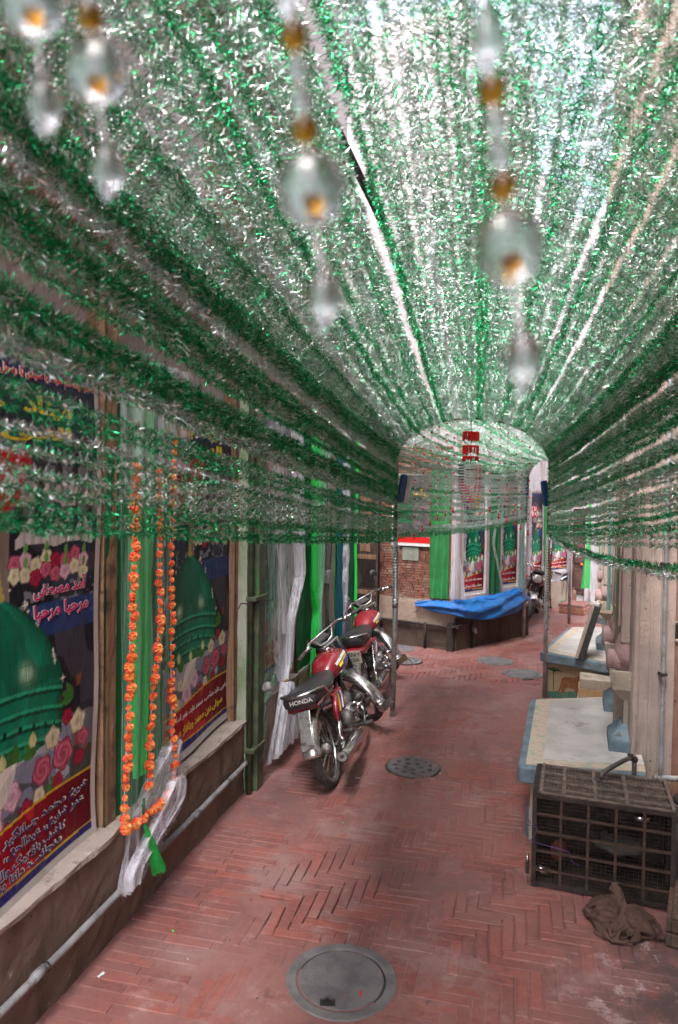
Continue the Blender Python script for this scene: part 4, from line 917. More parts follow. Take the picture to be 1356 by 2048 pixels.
    # roses
    def rose(x, z, r, col, col2):
        d = np.hypot(X - x, (Z - z)) / r; a = np.arctan2(Z - z, X - x); e = d * (1 + .10 * np.sin(a * 5 + x * 40)); m = e < 1
        sp = .5 + .5 * np.sin(d * 15 + a * 2.0 + x * 9); put(m, col); put(m * sp * .9, col2, .8); put(m * (e > .86), np.asarray(col) * .35, .8); put(m * np.exp(-(d / .3) ** 2), np.asarray(col) * .6, .8)
    def leaf(x, z, a, l, w, col):
        c, s = math.cos(a), math.sin(a); p = (X - x) * c + (Z - z) * s; q = -(X - x) * s + (Z - z) * c
        m = (p > 0) & (p < l) & (np.abs(q) < w * np.sin(np.clip(p / l, 0, 1) * np.pi)); put(m, col); put(m & (q > 0), np.asarray(col) * 1.5, .5)
    put((Z < .42 + .03 * np.sin(X * 14)) & (Z > .2) & (vn(14, 14, 12) > .33), (.03, .035, .025), .75)
    pal = [((.42, .05, .11), (.66, .22, .30)), ((.30, .01, .04), (.42, .03, .07)), ((.62, .57, .36), (.74, .72, .52)), ((.60, .32, .42), (.74, .60, .66))]
    row = [(.06, .40, .05, 0), (.15, .34, .06, 2), (.27, .42, .075, 0), (.36, .33, .055, 2), (.50, .36, .09, 3), (.62, .42, .07, 3), (.42, .43, .05, 2), (.70, .33, .06, 1), (.22, .30, .045, 1), (.80, .45, .075, 0), (.93, .47, .085, 0), (.86, .56, .06, 2),
           (1.02, .58, .065, 2), (.95, .62, .045, 1), (1.06, .50, .05, 0), (.78, .36, .045, 2), (.90, .37, .045, 1), (.10, .50, .04, 2), (1.04, .42, .045, 1), (.58, .30, .05, 1)]
    for x, z in ((.3, .50), (.46, .47), (.66, .50), (.76, .50), (.99, .66), (.12, .44), (.90, .30)):
        for k in range(3): leaf(x, z, 1.2 + k * .5 + x, .09, .018, (.04, .16, .03))
    for x, z, r, k in row: rose(x, z - .03, r * .78, *pal[k])
    for x, z in ((.40, .52), (.56, .50), (.73, .53)): leaf(x, z, 1.4, .07, .02, (.30, .42, .10)); leaf(x + .02, z, 1.8, .06, .02, (.55, .56, .30))
    leaf(.44, .36, .6, .26, .06, (.60, .56, .50))
    for k in range(16):
        x = .64 + (k % 8) * .058; z = 1.25 - (k // 8) * .05 + .015 * math.sin(k * 2.4); rose(x, z, .034, *pal[(k * 7 + k // 3) % 4])
        if k % 2: leaf(x, z + .02, 1.5, .05, .012, (.12, .28, .06))
    # red block, gold lines, navy stripe
    top = .285 - .03 * np.cos(X / BW * 3.6) ; bot = .085 + .012 * np.cos(X / BW * 4)
    m = (Z < top) & (Z > .04); fr = np.clip((X - .35) / .8, 0, 1)
    C[m] = (np.array((.40, .006, .02)) * (1 - fr[..., None]) + np.array((.085, .004, .012)) * fr[..., None])[m]
    put(m & (vn(11, 11, 14) > .62) & (X < .75), (.60, .03, .04), .7)
    put(np.abs(Z - top) < .005, (.60, .40, .03)); put((Z < bot) & (Z > .04), (.02, .018, .13)); put(np.abs(Z - bot) < .004, (.60, .40, .03))
    # upper register: red rosette, pale script cloud and top band
    rr_ = np.hypot((X - .40) / .30, (Z - 1.60) / .19); put((rr_ < 1 + .06 * np.sin(np.arctan2(Z - 1.6, X - .4) * 9)), (.42, .012, .03)); put((rr_ < .9) & (vn(22, 30, 16) > .62), (.70, .66, .64))
    put((Z > 1.68) & (Z < 1.92), (.03, .035, .05), .85); put((Z > 1.93), (.035, .03, .10)); put((Z > 1.93) & (vn(5, 12, 17) > .55), (.16, .12, .30), .6); put(Z > 2.0, (.35, .34, .36), .9)
    # margin and slight print unevenness
    C *= (1 + .10 * (vn(40, 40, 19) - .5))[..., None]
    mg = (X < .03) | (X > BW - .035) | (Z < .04) | (Z > BH - .02); put(mg, (.50, .47, .44))
    return np.clip(C, 0, 1)
def banner_mesh(nx, nz_, warp):
    C = paint(nx, nz_, 0); X, Z = np.meshgrid(np.linspace(0, BW, nx + 1), np.linspace(0, BH, nz_ + 1))
    V = np.stack([warp(X, Z), X, Z], -1).reshape(-1, 3); w = nx + 1
    i, j = np.meshgrid(np.arange(nx), np.arange(nz_)); k = (j * w + i).ravel(); F = np.stack([k, k + 1, k + w + 1, k + w], 1)
    me = bpy.data.meshes.new('banner'); me.vertices.add(len(V)); me.vertices.foreach_set('co', V.ravel()); me.loops.add(F.size); me.loops.foreach_set('vertex_index', F.ravel().astype(np.int32))
    me.polygons.add(len(F)); me.polygons.foreach_set('loop_start', np.arange(0, F.size, 4)); me.polygons.foreach_set('loop_total', np.full(len(F), 4)); me.update(calc_edges=True)
    me.polygons.foreach_set('use_smooth', [True] * len(F))
    at = me.color_attributes.new('print', 'FLOAT_COLOR', 'POINT'); at.data.foreach_set('color', np.concatenate([C.reshape(-1, 3), np.ones((len(V), 1))], 1).ravel()); me.materials.append(MT['print']); return me
warpA = lambda X, Z: .010 * np.sin(X * 4 + Z * 2.3) + .006 * np.sin(Z * 7 + X * 3) + .03 * np.exp(-Z / .18) * (.6 + .4 * np.sin(X * 5)) - .03 * np.exp(-(BW - X) / .07) * 0
MBIG = banner_mesh(232, 410, warpA); MSML = banner_mesh(90, 160, lambda X, Z: .006 * np.sin(X * 5 + Z * 3))
def text_on(t, txt, m, X0, Z0, h, w=None, halo=None, bold=.012, slope=0, wf=None):
    """lettering centred at X0, Z0 of a banner"""
    f = wf or warpA
    if halo:
        lettering(t, txt, halo, (.0035, X0, Z0), h * 1.05, (w * 1.03 if w else None), bold + .035, f, 'lettering_outline', slope)
    lettering(t, txt, m, (.0055, X0, Z0), h, w, bold, f, 'lettering', slope)
def banner(F, y0, zb, off, label, big=True, s=1.0):
    t = empty('banner', F.w(off, y0, zb), F.rz, label, 'banner', 'printed dome banners'); t.scale = (s, s, s)
    o = link('printed_sheet', MBIG if big else MSML, t); 
    return t
s1 = LW.hit(212, 1600, -.03)[1]
b1 = banner(LW, s1 - BW, .468, -.075, 'large nearest banner with a green dome and roses at the left edge')
s2 = LW.hit(473, 1440, -.06)[1]
b2 = banner(LW, s2 - BW, .5, -.105, 'banner with a tall green dome and minaret right of the orange garlands')
W, PK, NV, YL, RD, WH = MT['white'], MT['pink'], MT['navy'], MT['yellow'], MT['redbead'], MT['white']
def S(x): return shape(x)
text_on(b1, S('آمد مصطفیٰ'.replace('ٰ', '')), PK, .90, 1.135, .075, .32, WH, .03); text_on(b1, S('مرحبا مرحبا'), PK, .91, 1.045, .07, .34, WH, .03)
text_on(b1, S('شیخ محمد جہانگیر یاسر نعیم، عابد'), NV, .60, .245, .055, .98, WH, .03, .02)
text_on(b1, S('عمر شفیق، عبدالحق، اویس نصیر، محمد'), NV, .57, .195, .048, .98, WH, .03, .01)
text_on(b1, S('کاشف باؤ بیگ والے، عابد بیگ صاحب'), NV, .50, .145, .048, .86, WH, .03, .0)
text_on(b1, S('منجانب: داتا پنسار سٹور اندرون'), NV, .48, .103, .045, .84, WH, .03)
for t in (b1, b2):
    text_on(t, S('الصلوٰۃ والسلام علیک یا سیدی یا رسول اللہ'.replace('ٰ', '').replace('ۃ', 'ہ')), RD, .80, 1.955, .05, .64, WH, .03)
    text_on(t, S('وعلی آلک واصحابک'), RD, .28, 1.955, .05, .36, WH, .03)
    text_on(t, S('جشن عید'), YL, .36, 1.83, .085, .4, None, .05); text_on(t, S('میلاد'), YL, .80, 1.84, .085, .3, None, .05); text_on(t, S('النبی'), YL, .74, 1.74, .07, .4, None, .05)
text_on(b2, S('حاجی عابد صاحب، محمد عابد، عمر اسلام زاہد'), WH, .66, .225, .05, .92, None, .03)
text_on(b2, S('صوفی دین محمد ویلفئر سوسائٹی'), YL, .58, .150, .062, .92, None, .04)
b3 = banner(LW, LW.sy(545, -.1) - .35, .56, -.115, 'banner behind the white net curtain past the drain pipe', False, 1.0)
text_on(b3, S('محمد شفیق، حاجی اسلم'), YL, .6, .2, .05, .8, None, .04, wf=lambda a, b: .006 * np.sin(a * 5 + b * 3))
# posters on the corner house
zt0 = f2(945, 1190, 0)[2]
def poster(F, px0, px1, pyb, label, fr=True, off=-.01):
    a, b = F.hit(px0, 1120, off)[1], F.hit(px1, 1120, off)[1]; zb = F.hit((px0 + px1) / 2, pyb, off)[2]; s = (b - a) / BW
    t = empty('framed_poster', F.w(off, a, zb), F.rz, label, 'poster', 'small dome posters round the bend'); t.scale = (1, s, .86 if F is F2 else .70)
    link('printed_sheet', MSML, t)
    text_on(t, S('محمد عابد اسلم زاہد'), WH, .58, .22, .06, .9, None, .03, wf=lambda a, b: .006 * np.sin(a * 5 + b * 3)); text_on(t, S('منجانب ویلفئر سوسائٹی'), WH, .58, .13, .06, .9, None, .03, wf=lambda a, b: .006 * np.sin(a * 5 + b * 3))
    b_ = MB().box(-.01, .03, -.09, .0, -.07, BH + .05).box(-.01, .03, BW, BW + .09, -.07, BH + .05).box(-.01, .03, 0, BW, -.07, .0).box(-.01, .03, 0, BW, BH, BH + .05); b_.build('frame', MT['lilac'], t)
    return t
poster(F2, 923, 969, 1188, 'dome poster directly over the middle of the blue tarpaulin, left of the teal cloth')
poster(F2, 1000, 1034, 1173, 'dome poster right of the teal cloth near the farther arch post')
poster(F3, 1058, 1084, 1150, 'small dome poster above the dark parked motorcycle')
poster(F3, 1096, 1138, 1142, 'last small dome poster before the far red door')
# wide sign on the brick wall
a = f1(783, 1090, .03); b = f1(883, 1085, .03)
sg = root('wall_sign', F1, 'wide red and white printed sign hung high on the brick wall behind the left post', 'sign')
MB().box(.02, .035, a[1], b[1], a[2], a[2] + .95).build('board', MT['white'], sg, bevel=.003)
MB().box(.035, .039, a[1] + .02, b[1] - .02, a[2] + .045, a[2] + .12).build('red_band', MT['redbead'], sg)
MB().box(.035, .039, a[1] + .02, b[1] - .02, a[2] + .125, a[2] + .93).build('dark_print', mat('faded_dark_print', (.05, .05, .06), (.16, .13, .13), 9, .5), sg)
MB().box(.039, .042, a[1] + .1, b[1] - .4, a[2] + .3, a[2] + .8).build('green_print', MT['darkgreen'], sg)
lettering(sg, S('خوش آمدید'), MT['yellow'], (.0405, (a[1] + b[1]) / 2 + .1, a[2] + .7), .1, .4, .03)

# ============================================================ CLOTHS AND CURTAINS
def curtain(name, F, ylo, yhi, prof, off, m, label, cat='curtain', parent=None, folds=9, amp=.02, nu=60, thick=0, group=None, nv=None):
    """prof = [(z, left 0..1, right 0..1)] from bottom to top; hangs off the wall face F"""
    zs = [p[0] for p in prof]; ls = [p[1] for p in prof]; rs = [p[2] for p in prof]; sd = random.uniform(0, 9)
    def fn(i, j):
        z = zs[0] + (zs[-1] - zs[0]) * j; l = np.interp(z, zs, ls); r = np.interp(z, zs, rs); w = max(.04, r - l)
        y = ylo + (yhi - ylo) * (l + (r - l) * i)
        a = amp * (.55 + .45 * min(1, .3 / w)) 
        x = off + a * math.sin(i * folds * 2 * math.pi + sd + .6 * math.sin(z * 3)) + a * .5 * math.sin(i * folds * 4.7 + sd * 2 + z) + .012 * nz(i * 3, z, sd, 2)
        return (x, y, z)
    b = MB().grid(fn, nu, nv or max(16, int((zs[-1] - zs[0]) * 26)))
    o = b.build(name, m, parent, True)
    if parent is None: o.location = F.o; o.rotation_euler.z = F.rz; tag(o, label, cat, group)
    return o
Y = lambda px, off=.0: LW.sy(px, off)
y0, y1 = Y(233, 0), Y(347, 0)
cl = root('green_hanging', LW, 'tall hanging of dark and bright green net behind the orange flower garlands', 'hanging')
curtain('dark_green_back', LW, y0, y1, [(.42, 0, 1), (2.62, 0, 1)], -.06, MT['darkgreen'], '', parent=cl, folds=3, amp=.006)
curtain('bright_green_scarf', LW, y0, y1, [(.62, .40, .55), (1.0, .33, .62), (1.9, .32, .66), (2.3, .4, .7), (2.62, .1, .9)], -.025, MT['gtulle'], '', parent=cl, folds=4, amp=.01)
curtain('pale_net', LW, y0, y1, [(.44, .05, 1), (1.0, .08, .98), (2.62, .02, 1)], .0, MT['gsheer'], '', parent=cl, folds=7, amp=.012)
curtain('top_net', LW, y0, y1, [(2.1, .05, 1.3), (2.62, .02, 1.35)], .012, MT['tulle2'], '', parent=cl, folds=6, amp=.012)
nk = root('net_bundle', LW, 'bunched white net hanging below the green hanging over the ledge', 'net')
curtain('loose_end', LW, y0, y1, [(.20, -.05, .22), (.27, -.05, .60), (.36, .0, 1.0), (.48, .04, 1.05), (.60, .3, 1.03), (.72, .7, 1.0)], .05, MT['tulle'], '', parent=nk, folds=7, amp=.022)
curtain('knotted_end', LW, y0, y1, [(.22, -.04, .10), (.29, -.06, .16), (.34, .04, .45), (.42, .3, .95), (.50, .55, .98), (.55, .7, .9)], .075, MT['tulle2'], '', parent=nk, folds=5, amp=.018)
# white net over the third banner
y0, y1 = Y(522, .03), Y(600, .03)
k1 = LW.hit(563, 1362, .06)
wn_ = root('white_net_curtain', LW, 'white net curtain gathered at a knot beside the drain pipe', 'curtain')
kk = (k1[1] - y0) / (y1 - y0)
curtain('hanging_net', LW, y0, y1, [(k1[2], kk - .03, kk + .03), (.72, kk - .10, kk + .16), (1.0, kk - .26, kk + .24), (1.35, .12, .96), (1.7, .0, .92), (2.6, .0, .8)], .06, MT['tulle'], '', parent=wn_, folds=4, amp=.018, nu=90)
curtain('net_edge', LW, y0, y1, [(k1[2], kk - .01, kk + .04), (.72, kk + .03, kk + .17), (1.02, kk + .04, kk + .25), (1.35, .64, .96), (1.7, .60, .93), (2.6, .5, .8)], .085, MT['tulle2'], '', parent=wn_, folds=4, amp=.02, nu=60)
curtain('net_sash', LW, y0, y1, [(.95, kk - .02, kk + .03), (1.35, .30, .46), (1.9, .12, .34), (2.6, .1, .4)], .075, MT['tulle2'], '', parent=wn_, folds=2, amp=.01, nu=40)
curtain('skirt', LW, y0, y1, [(.10, kk - .42, kk + .55), (.32, kk - .26, kk + .42), (k1[2], kk - .03, kk + .03)], .09, MT['tulle2'], '', parent=wn_, folds=8, amp=.03, nu=90)
curtain('inner_skirt', LW, y0, y1, [(.12, kk - .26, kk + .5), (.32, kk - .12, kk + .32), (k1[2], kk - .02, kk + .02)], .12, MT['tulle2'], '', parent=wn_, folds=6, amp=.03, nu=70)
MB().tube([(.085, k1[1] - .02, k1[2]), (.105, k1[1], k1[2] + .01), (.085, k1[1] + .025, k1[2])], .012, 8).build('knot_band', MT['wood'], wn_, True)
curtain('green_net_panel', LW, Y(526, 0), Y(600, 0), [(.05, .0, .14), (.46, .0, .2), (.8, 0, .9), (2.4, .0, 1)], -.03, MT['gsheer'], 'pale green net panel hanging behind the white net curtain', folds=5, amp=.01)
# green curtain
y0, y1 = Y(604, 0), Y(641, 0); kz = LW.hit(626, 1227, .03)[2]
gc = root('green_curtain', LW, 'bright green curtain tied in the middle between two timber posts', 'curtain')
curtain('backdrop', LW, y0, y1, [(.2, .0, .8), (2.6, .0, 1)], -.04, MT['darkgreen'], '', parent=gc, folds=3, amp=.008)
curtain('tied_net', LW, y0, y1, [(.35, .3, 1.0), (.7, .4, .9), (kz, .56, .66), (kz + .25, .3, .95), (2.6, .2, 1.05)], .03, MT['gtulle'], '', parent=gc, folds=4, amp=.02)
curtain('pale_inner_net', LW, y0, y1, [(.35, .5, .95), (.7, .52, .85), (kz, .58, .66), (kz + .25, .45, .9), (2.6, .5, 1.0)], .055, MT['gsheer'], '', parent=gc, folds=3, amp=.015)
# teal curtain with white knots
y0, y1 = Y(671, 0), Y(715, 0)
tc = root('teal_curtain', LW, 'teal curtain with a knotted white net at the far end of the left wall', 'curtain')
curtain('green_edge', LW, y0, y1, [(.25, -.04, .14), (2.6, -.04, .14)], -.03, MT['gtulle'], '', parent=tc, folds=2, amp=.01)
curtain('teal_cloth', LW, y0, y1, [(.25, .05, .62), (2.6, .05, .62)], -.01, MT['tealcloth'], '', parent=tc, folds=4, amp=.015)
curtain('dark_teal_cloth', LW, y0, y1, [(.25, .60, .90), (2.6, .60, .90)], -.02, MT['darkgreen'], '', parent=tc, folds=3, amp=.015)
curtain('green_border', LW, y0, y1, [(.25, .86, 1.03), (2.6, .86, 1.03)], -.01, MT['gtulle'], '', parent=tc, folds=2, amp=.01)
kz = [LW.hit(680, p, .04)[2] for p in (1192, 1138, 1092)]
curtain('knotted_white_net', LW, y0, y1, [(.5, .05, .75), (.7, .1, .62), (kz[0], .20, .27), ((kz[0] + kz[1]) / 2, .12, .38), (kz[1], .20, .27), ((kz[1] + kz[2]) / 2, .12, .38), (kz[2], .2, .27), (kz[2] + .12, .12, .36), (2.6, .15, .35)], .05, MT['tulle2'], '', parent=tc, folds=3, amp=.02, nv=120)
# corner house cloths
a, b = f1(860, 1150, .06)[1], f1(897, 1150, .06)[1]
gb = curtain('green_satin_banner', F1, a, b, [(f1(880, 1197, .06)[2], 0, 1), (2.3, 0, 1)], .07, MT['greencloth'], 'shiny green satin cloth hung at the corner of the brick building', 'cloth', folds=2.3, amp=.03)
a, b = f1(898, 1150, .1)[1], f1(898, 1150, .1)[1] + .22
curtain('white_gathered_curtain', F1, a, b, [(f1(900, 1197, .1)[2], .0, 1.0), (1.0, .1, .9), (1.22, .4, .6), (2.4, .35, .65)], .10, MT['tulle2'], 'white gathered net on the corner pier beside the green satin', folds=4, amp=.025)
a, b = f2(977, 1150, .02)[1], f2(1000, 1150, .02)[1]
tl = root('teal_wall_cloth', F2, 'dark teal cloth with a diagonal white sash between the two corner posters', 'cloth')
curtain('cloth', F2, a, b, [(f2(985, 1186)[2], .0, .9), (2.4, .0, .9)], .03, MT['darkgreen'], '', parent=tl, folds=2, amp=.01)
zl, zh = f2(997, 1178)[2], 1.35
MB().grid(lambda i, j: (.075 + .008 * math.sin(j * 9), a + (b - a) * (1.0 - .95 * i) + (j - .5) * .05, zl + (zh - zl) * i), 20, 4).build('white_sash', MT['tulle2'], tl, True)
MB().grid(lambda i, j: (.075 + .008 * math.sin(j * 9), a + (b - a) * (.05 + .9 * i) + (j - .5) * .05, zh + 1.0 * i), 20, 4).build('white_sash', MT['tulle2'], tl, True)
a, b = f2(1034, 1150, .03)[1], f2(1047, 1150, .03)[1]
curtain('pale_teal_net', F2, a, b, [(.5, .2, .9), (2.4, .0, 1)], .05, MT['tealsheer'], 'pale teal net strip beside the farther arch post', folds=3, amp=.015)
a, b = f3(1085, 1150, .04)[1], f3(1096, 1150, .04)[1]
curtain('far_green_net', F3, a, b, [(.55, .2, .9), (2.0, .0, 1)], .05, MT['greencloth'], 'green net strip between the two smallest posters', folds=3, amp=.015)
# right wall strips
yr = ry(5.22)
curtain('pale_teal_net', RW, yr - .06, yr + .10, [(1.15, .4, .9), (1.5, .1, 1), (3.0, .0, .8)], .14, MT['tealsheer'], 'pale teal net strip hanging on the second pier of the right wall', folds=3, amp=.012)
yr = ry(7.08)
curtain('white_gathered_curtain', RW, yr - .2, yr + .14, [(1.02, .35, .65), (1.12, .1, .7), (1.3, .3, .62), (3.0, .2, .8)], .20, MT['tulle2'], 'white gathered net curling over the third bracket on the right', folds=4, amp=.03)
pg = [gp(1172, 1212, .35), gp(1176, 1150, 1.0), gp(1179, 1100, 1.4)]
sc = MB(); q = F4.hit(1172, 1205, .45); y_ = q[1]
sc.grid(lambda i, j: (.45 + .03 * math.sin(i * 9), y_ + .05 + (.10 * (1 - j) ** 2 * 3 * .5) * (i - .8) + .08 * (i - .5) * (1 if j > .35 else .6), .38 + 2.2 * j), 10, 40)
s_ = sc.build('green_scarf', MT['scarf'], None, True); s_.location = F4.o; s_.rotation_euler.z = F4.rz; tag(s_, 'bright green scarf knotted and hanging beside the far red door', 'scarf')

# ---- orange flower garlands
def flower_mesh(seed):
    rg = random.Random(seed); n = 22; b = MB(); rings = []
    for r, z in ((.002, .007), (.009, .013), (.018, .011), (.0265, .002), (.022, -.007)):
        ring = []
        for j in range(n):
            a = 2 * math.pi * j / n; w = 1 + (.10 * math.sin(j * math.pi) + .06 * (1 if j % 2 else -1) if r > .015 else 0) + rg.uniform(-.05, .05)
            ring.append((z + (.0025 if j % 2 else -.0015) * (r > .008) + rg.uniform(-.001, .001), r * w * math.cos(a), r * w * math.sin(a)))
        rings.append(ring)
    for k in range(4): b.loft([rings[k], rings[k + 1]], 0 if k < 2 else 1, False)
    b.add(rings[4], [tuple(range(n))], 1)
    return b.mesh('flower', [MT['petal_y'], MT['petal_o']])
MT['petal_y'] = mat('golden_paper', (.85, .42, .12), (.78, .22, .05), 60, .4, obj=True, bmp=.3, bscale=300); MT['petal_o'] = mat('orange_paper', (.74, .06, .02), (.72, .16, .04), 50, .45, obj=True, bmp=.3, bscale=300)
FM = [flower_mesh(k) for k in range(5)]
def garland(pts, n, label, sc=1.0, off=.05, seed=0):
    """pts: spots on the wall from top to bottom as (px, py)"""
    rg = random.Random(seed); P = [LW.hit(x, y, off) for x, y in pts]; n = int(n * 1.15); t = root('flower_garland', LW, label, 'flower garland', 'orange paper flower garlands')
    L = [0]; 
    for i in range(1, len(P)): L.append(L[-1] + (Vector(P[i]) - Vector(P[i - 1])).length)
    def at(s): return Vector([np.interp(s, L, [p[c] for p in P]) for c in range(3)])
    MB().tube([at(L[-1] * k / 30) for k in range(31)], .0022, 5).build('string', MT['whitebead'], t)
    for k in range(n):
        p = at(L[-1] * (k + .5) / n + rg.uniform(-.004, .004)); o = link('flower', FM[rg.randrange(5)], t); o.location = p + Vector((rg.uniform(0, .012), rg.uniform(-.006, .006), 0))
        s = sc * rg.choice((.6, .75, .85, .95, 1.0, 1.1)) * rg.uniform(.93, 1.07); o.scale = (s * 1.3, s * rg.uniform(.85, 1.0), s); o.rotation_euler = (rg.uniform(0, 6), rg.gauss(0, .35), rg.gauss(-.25, .35))
garland([(271, 925), (267, 1060), (262, 1250), (256, 1420), (250, 1560), (246, 1668)], 33, 'leftmost vertical strand of orange flowers on the green hanging', seed=1)
garland([(318, 930), (316, 1100), (318, 1250), (307, 1350), (301, 1450), (294, 1580)], 30, 'middle strand of orange flowers with the green tassel below', seed=2)
garland([(350, 880), (341, 960), (341, 1150), (342, 1350), (345, 1500), (346, 1568)], 36, 'right strand of orange flowers overlapping the second banner', .85, seed=3)
garland([(249, 1668), (268, 1648), (286, 1634), (305, 1618), (325, 1600), (343, 1575)], 12, 'bottom swag of orange flowers joining the three strands', .95, .06, seed=4)
h = LW.hit(287, 1640, .07); h2 = LW.hit(318, 1740, .10)
ts = root('green_tassel', LW, 'bright green thread tassel hanging below the orange swag', 'tassel')
MB().tube([h, (h[0], h[1], h[2] + .1)], .006, 8).build('stem', MT['darkgreen'], ts, True)
MB().ball((h[0], h[1], h[2] - .0), .012, 8).build('knot', MT['darkgreen'], ts, True)
b = MB(); rg = random.Random(5)
for k in range(160):
    a = rg.uniform(0, 6.28); r = rg.uniform(0, 1) ** .5; e = Vector(h2) + Vector((.032 * r * math.cos(a), .042 * r * math.sin(a), rg.uniform(-.012, .012)))
    m_ = Vector(h).lerp(e, .5) + Vector((.004 * math.cos(a), .004 * math.sin(a), .0)); b.tube([Vector(h) + Vector((.003 * math.cos(a), .003 * math.sin(a), 0)), m_, e], .0011, 3, 0, False)
tag(b.build('threads', mat('tassel_green', (.02, .42, .08), (.015, .30, .05), 30, .5), ts), kind='stuff')

# ---- blue tarpaulin slung over the corner
def wallpt(px, py, off):
    """a spot on whichever corner face lies behind the pixel"""
    h = F1.hit(px, py, off)
    if h[1] < KY + off * .3: return F1.w(*h)
    return F2.w(*F2.hit(px, py, off))
TT = [(831, 1204, .02), (862, 1199, .04), (900, 1203, .10), (915, 1199, .10), (945, 1200, .15), (990, 1197, .18), (1025, 1188, .12), (1049, 1176, .05)]
TBt = [(836, 1213, .02), (868, 1224, .06), (905, 1229, .14), (930, 1236, .17), (965, 1240, .22), (1000, 1236, .22), (1030, 1226, .16), (1051, 1212, .07)]
TI = [(831, 1204, .015), (862, 1201, .02), (900, 1206, .03), (918, 1204, .03), (945, 1196, .03), (990, 1188, .03), (1025, 1178, .03), (1049, 1174, .03)]
def ip3(T, u, off=0):
    x = u * (len(T) - 1); i = min(int(x), len(T) - 2); f = x - i; f = f * f * (3 - 2 * f) * .5 + f * .5
    a, b = wallpt(T[i][0], T[i][1], T[i][2]), wallpt(T[i + 1][0], T[i + 1][1], T[i + 1][2]); return a.lerp(b, f)
tpn = bpy.data.objects
def tfn(i, j):
    t_, b_ = ip3(TT, i), ip3(TBt, i); p = t_.lerp(b_, j)
    o = math.sin(j * math.pi) * .05 + .02 * math.sin(j * 11 + i * 7 + 2 * math.sin(i * 9)) + .016 * nz(i * 9, j * 3, 2, 1) + .012 * abs(nz(i * 16 + j * 5, j * 4, 7, 1))
    n = (F1.n if i < .33 else F2.n); return p + n * o
def tin(i, j):
    t_, b_ = ip3(TT, i), ip3(TI, i); p = t_.lerp(b_, j); p.z -= .10 * math.sin(j * math.pi) * math.sin(i * math.pi) ; return p + Vector((0, 0, .02 * nz(i * 12, j * 3, 5, 1)))
tarp = empty('blue_tarpaulin', F2.o, 0, 'bright blue tarpaulin slung in a sagging fold round the corner of the house', 'tarpaulin')
for nm, fn, nv in (('outer_fold', tfn, 14), ('inner_fold', tin, 8)):
    b = MB().grid(fn, 90, nv); b.v = [tuple(Vector(v) - F2.o) for v in b.v]; solid(b.build(nm, MT['tarp'], tarp, True), .004)
b = MB().grid(lambda i, j: tuple(wallpt(1020 + 28 * i, 1196 - 22 * i, .14 - .05 * i) + Vector((0, 0, -.05 * j)) - F2.o), 12, 3); b.build('pale_strip', MT['tulle2'], tarp, True)

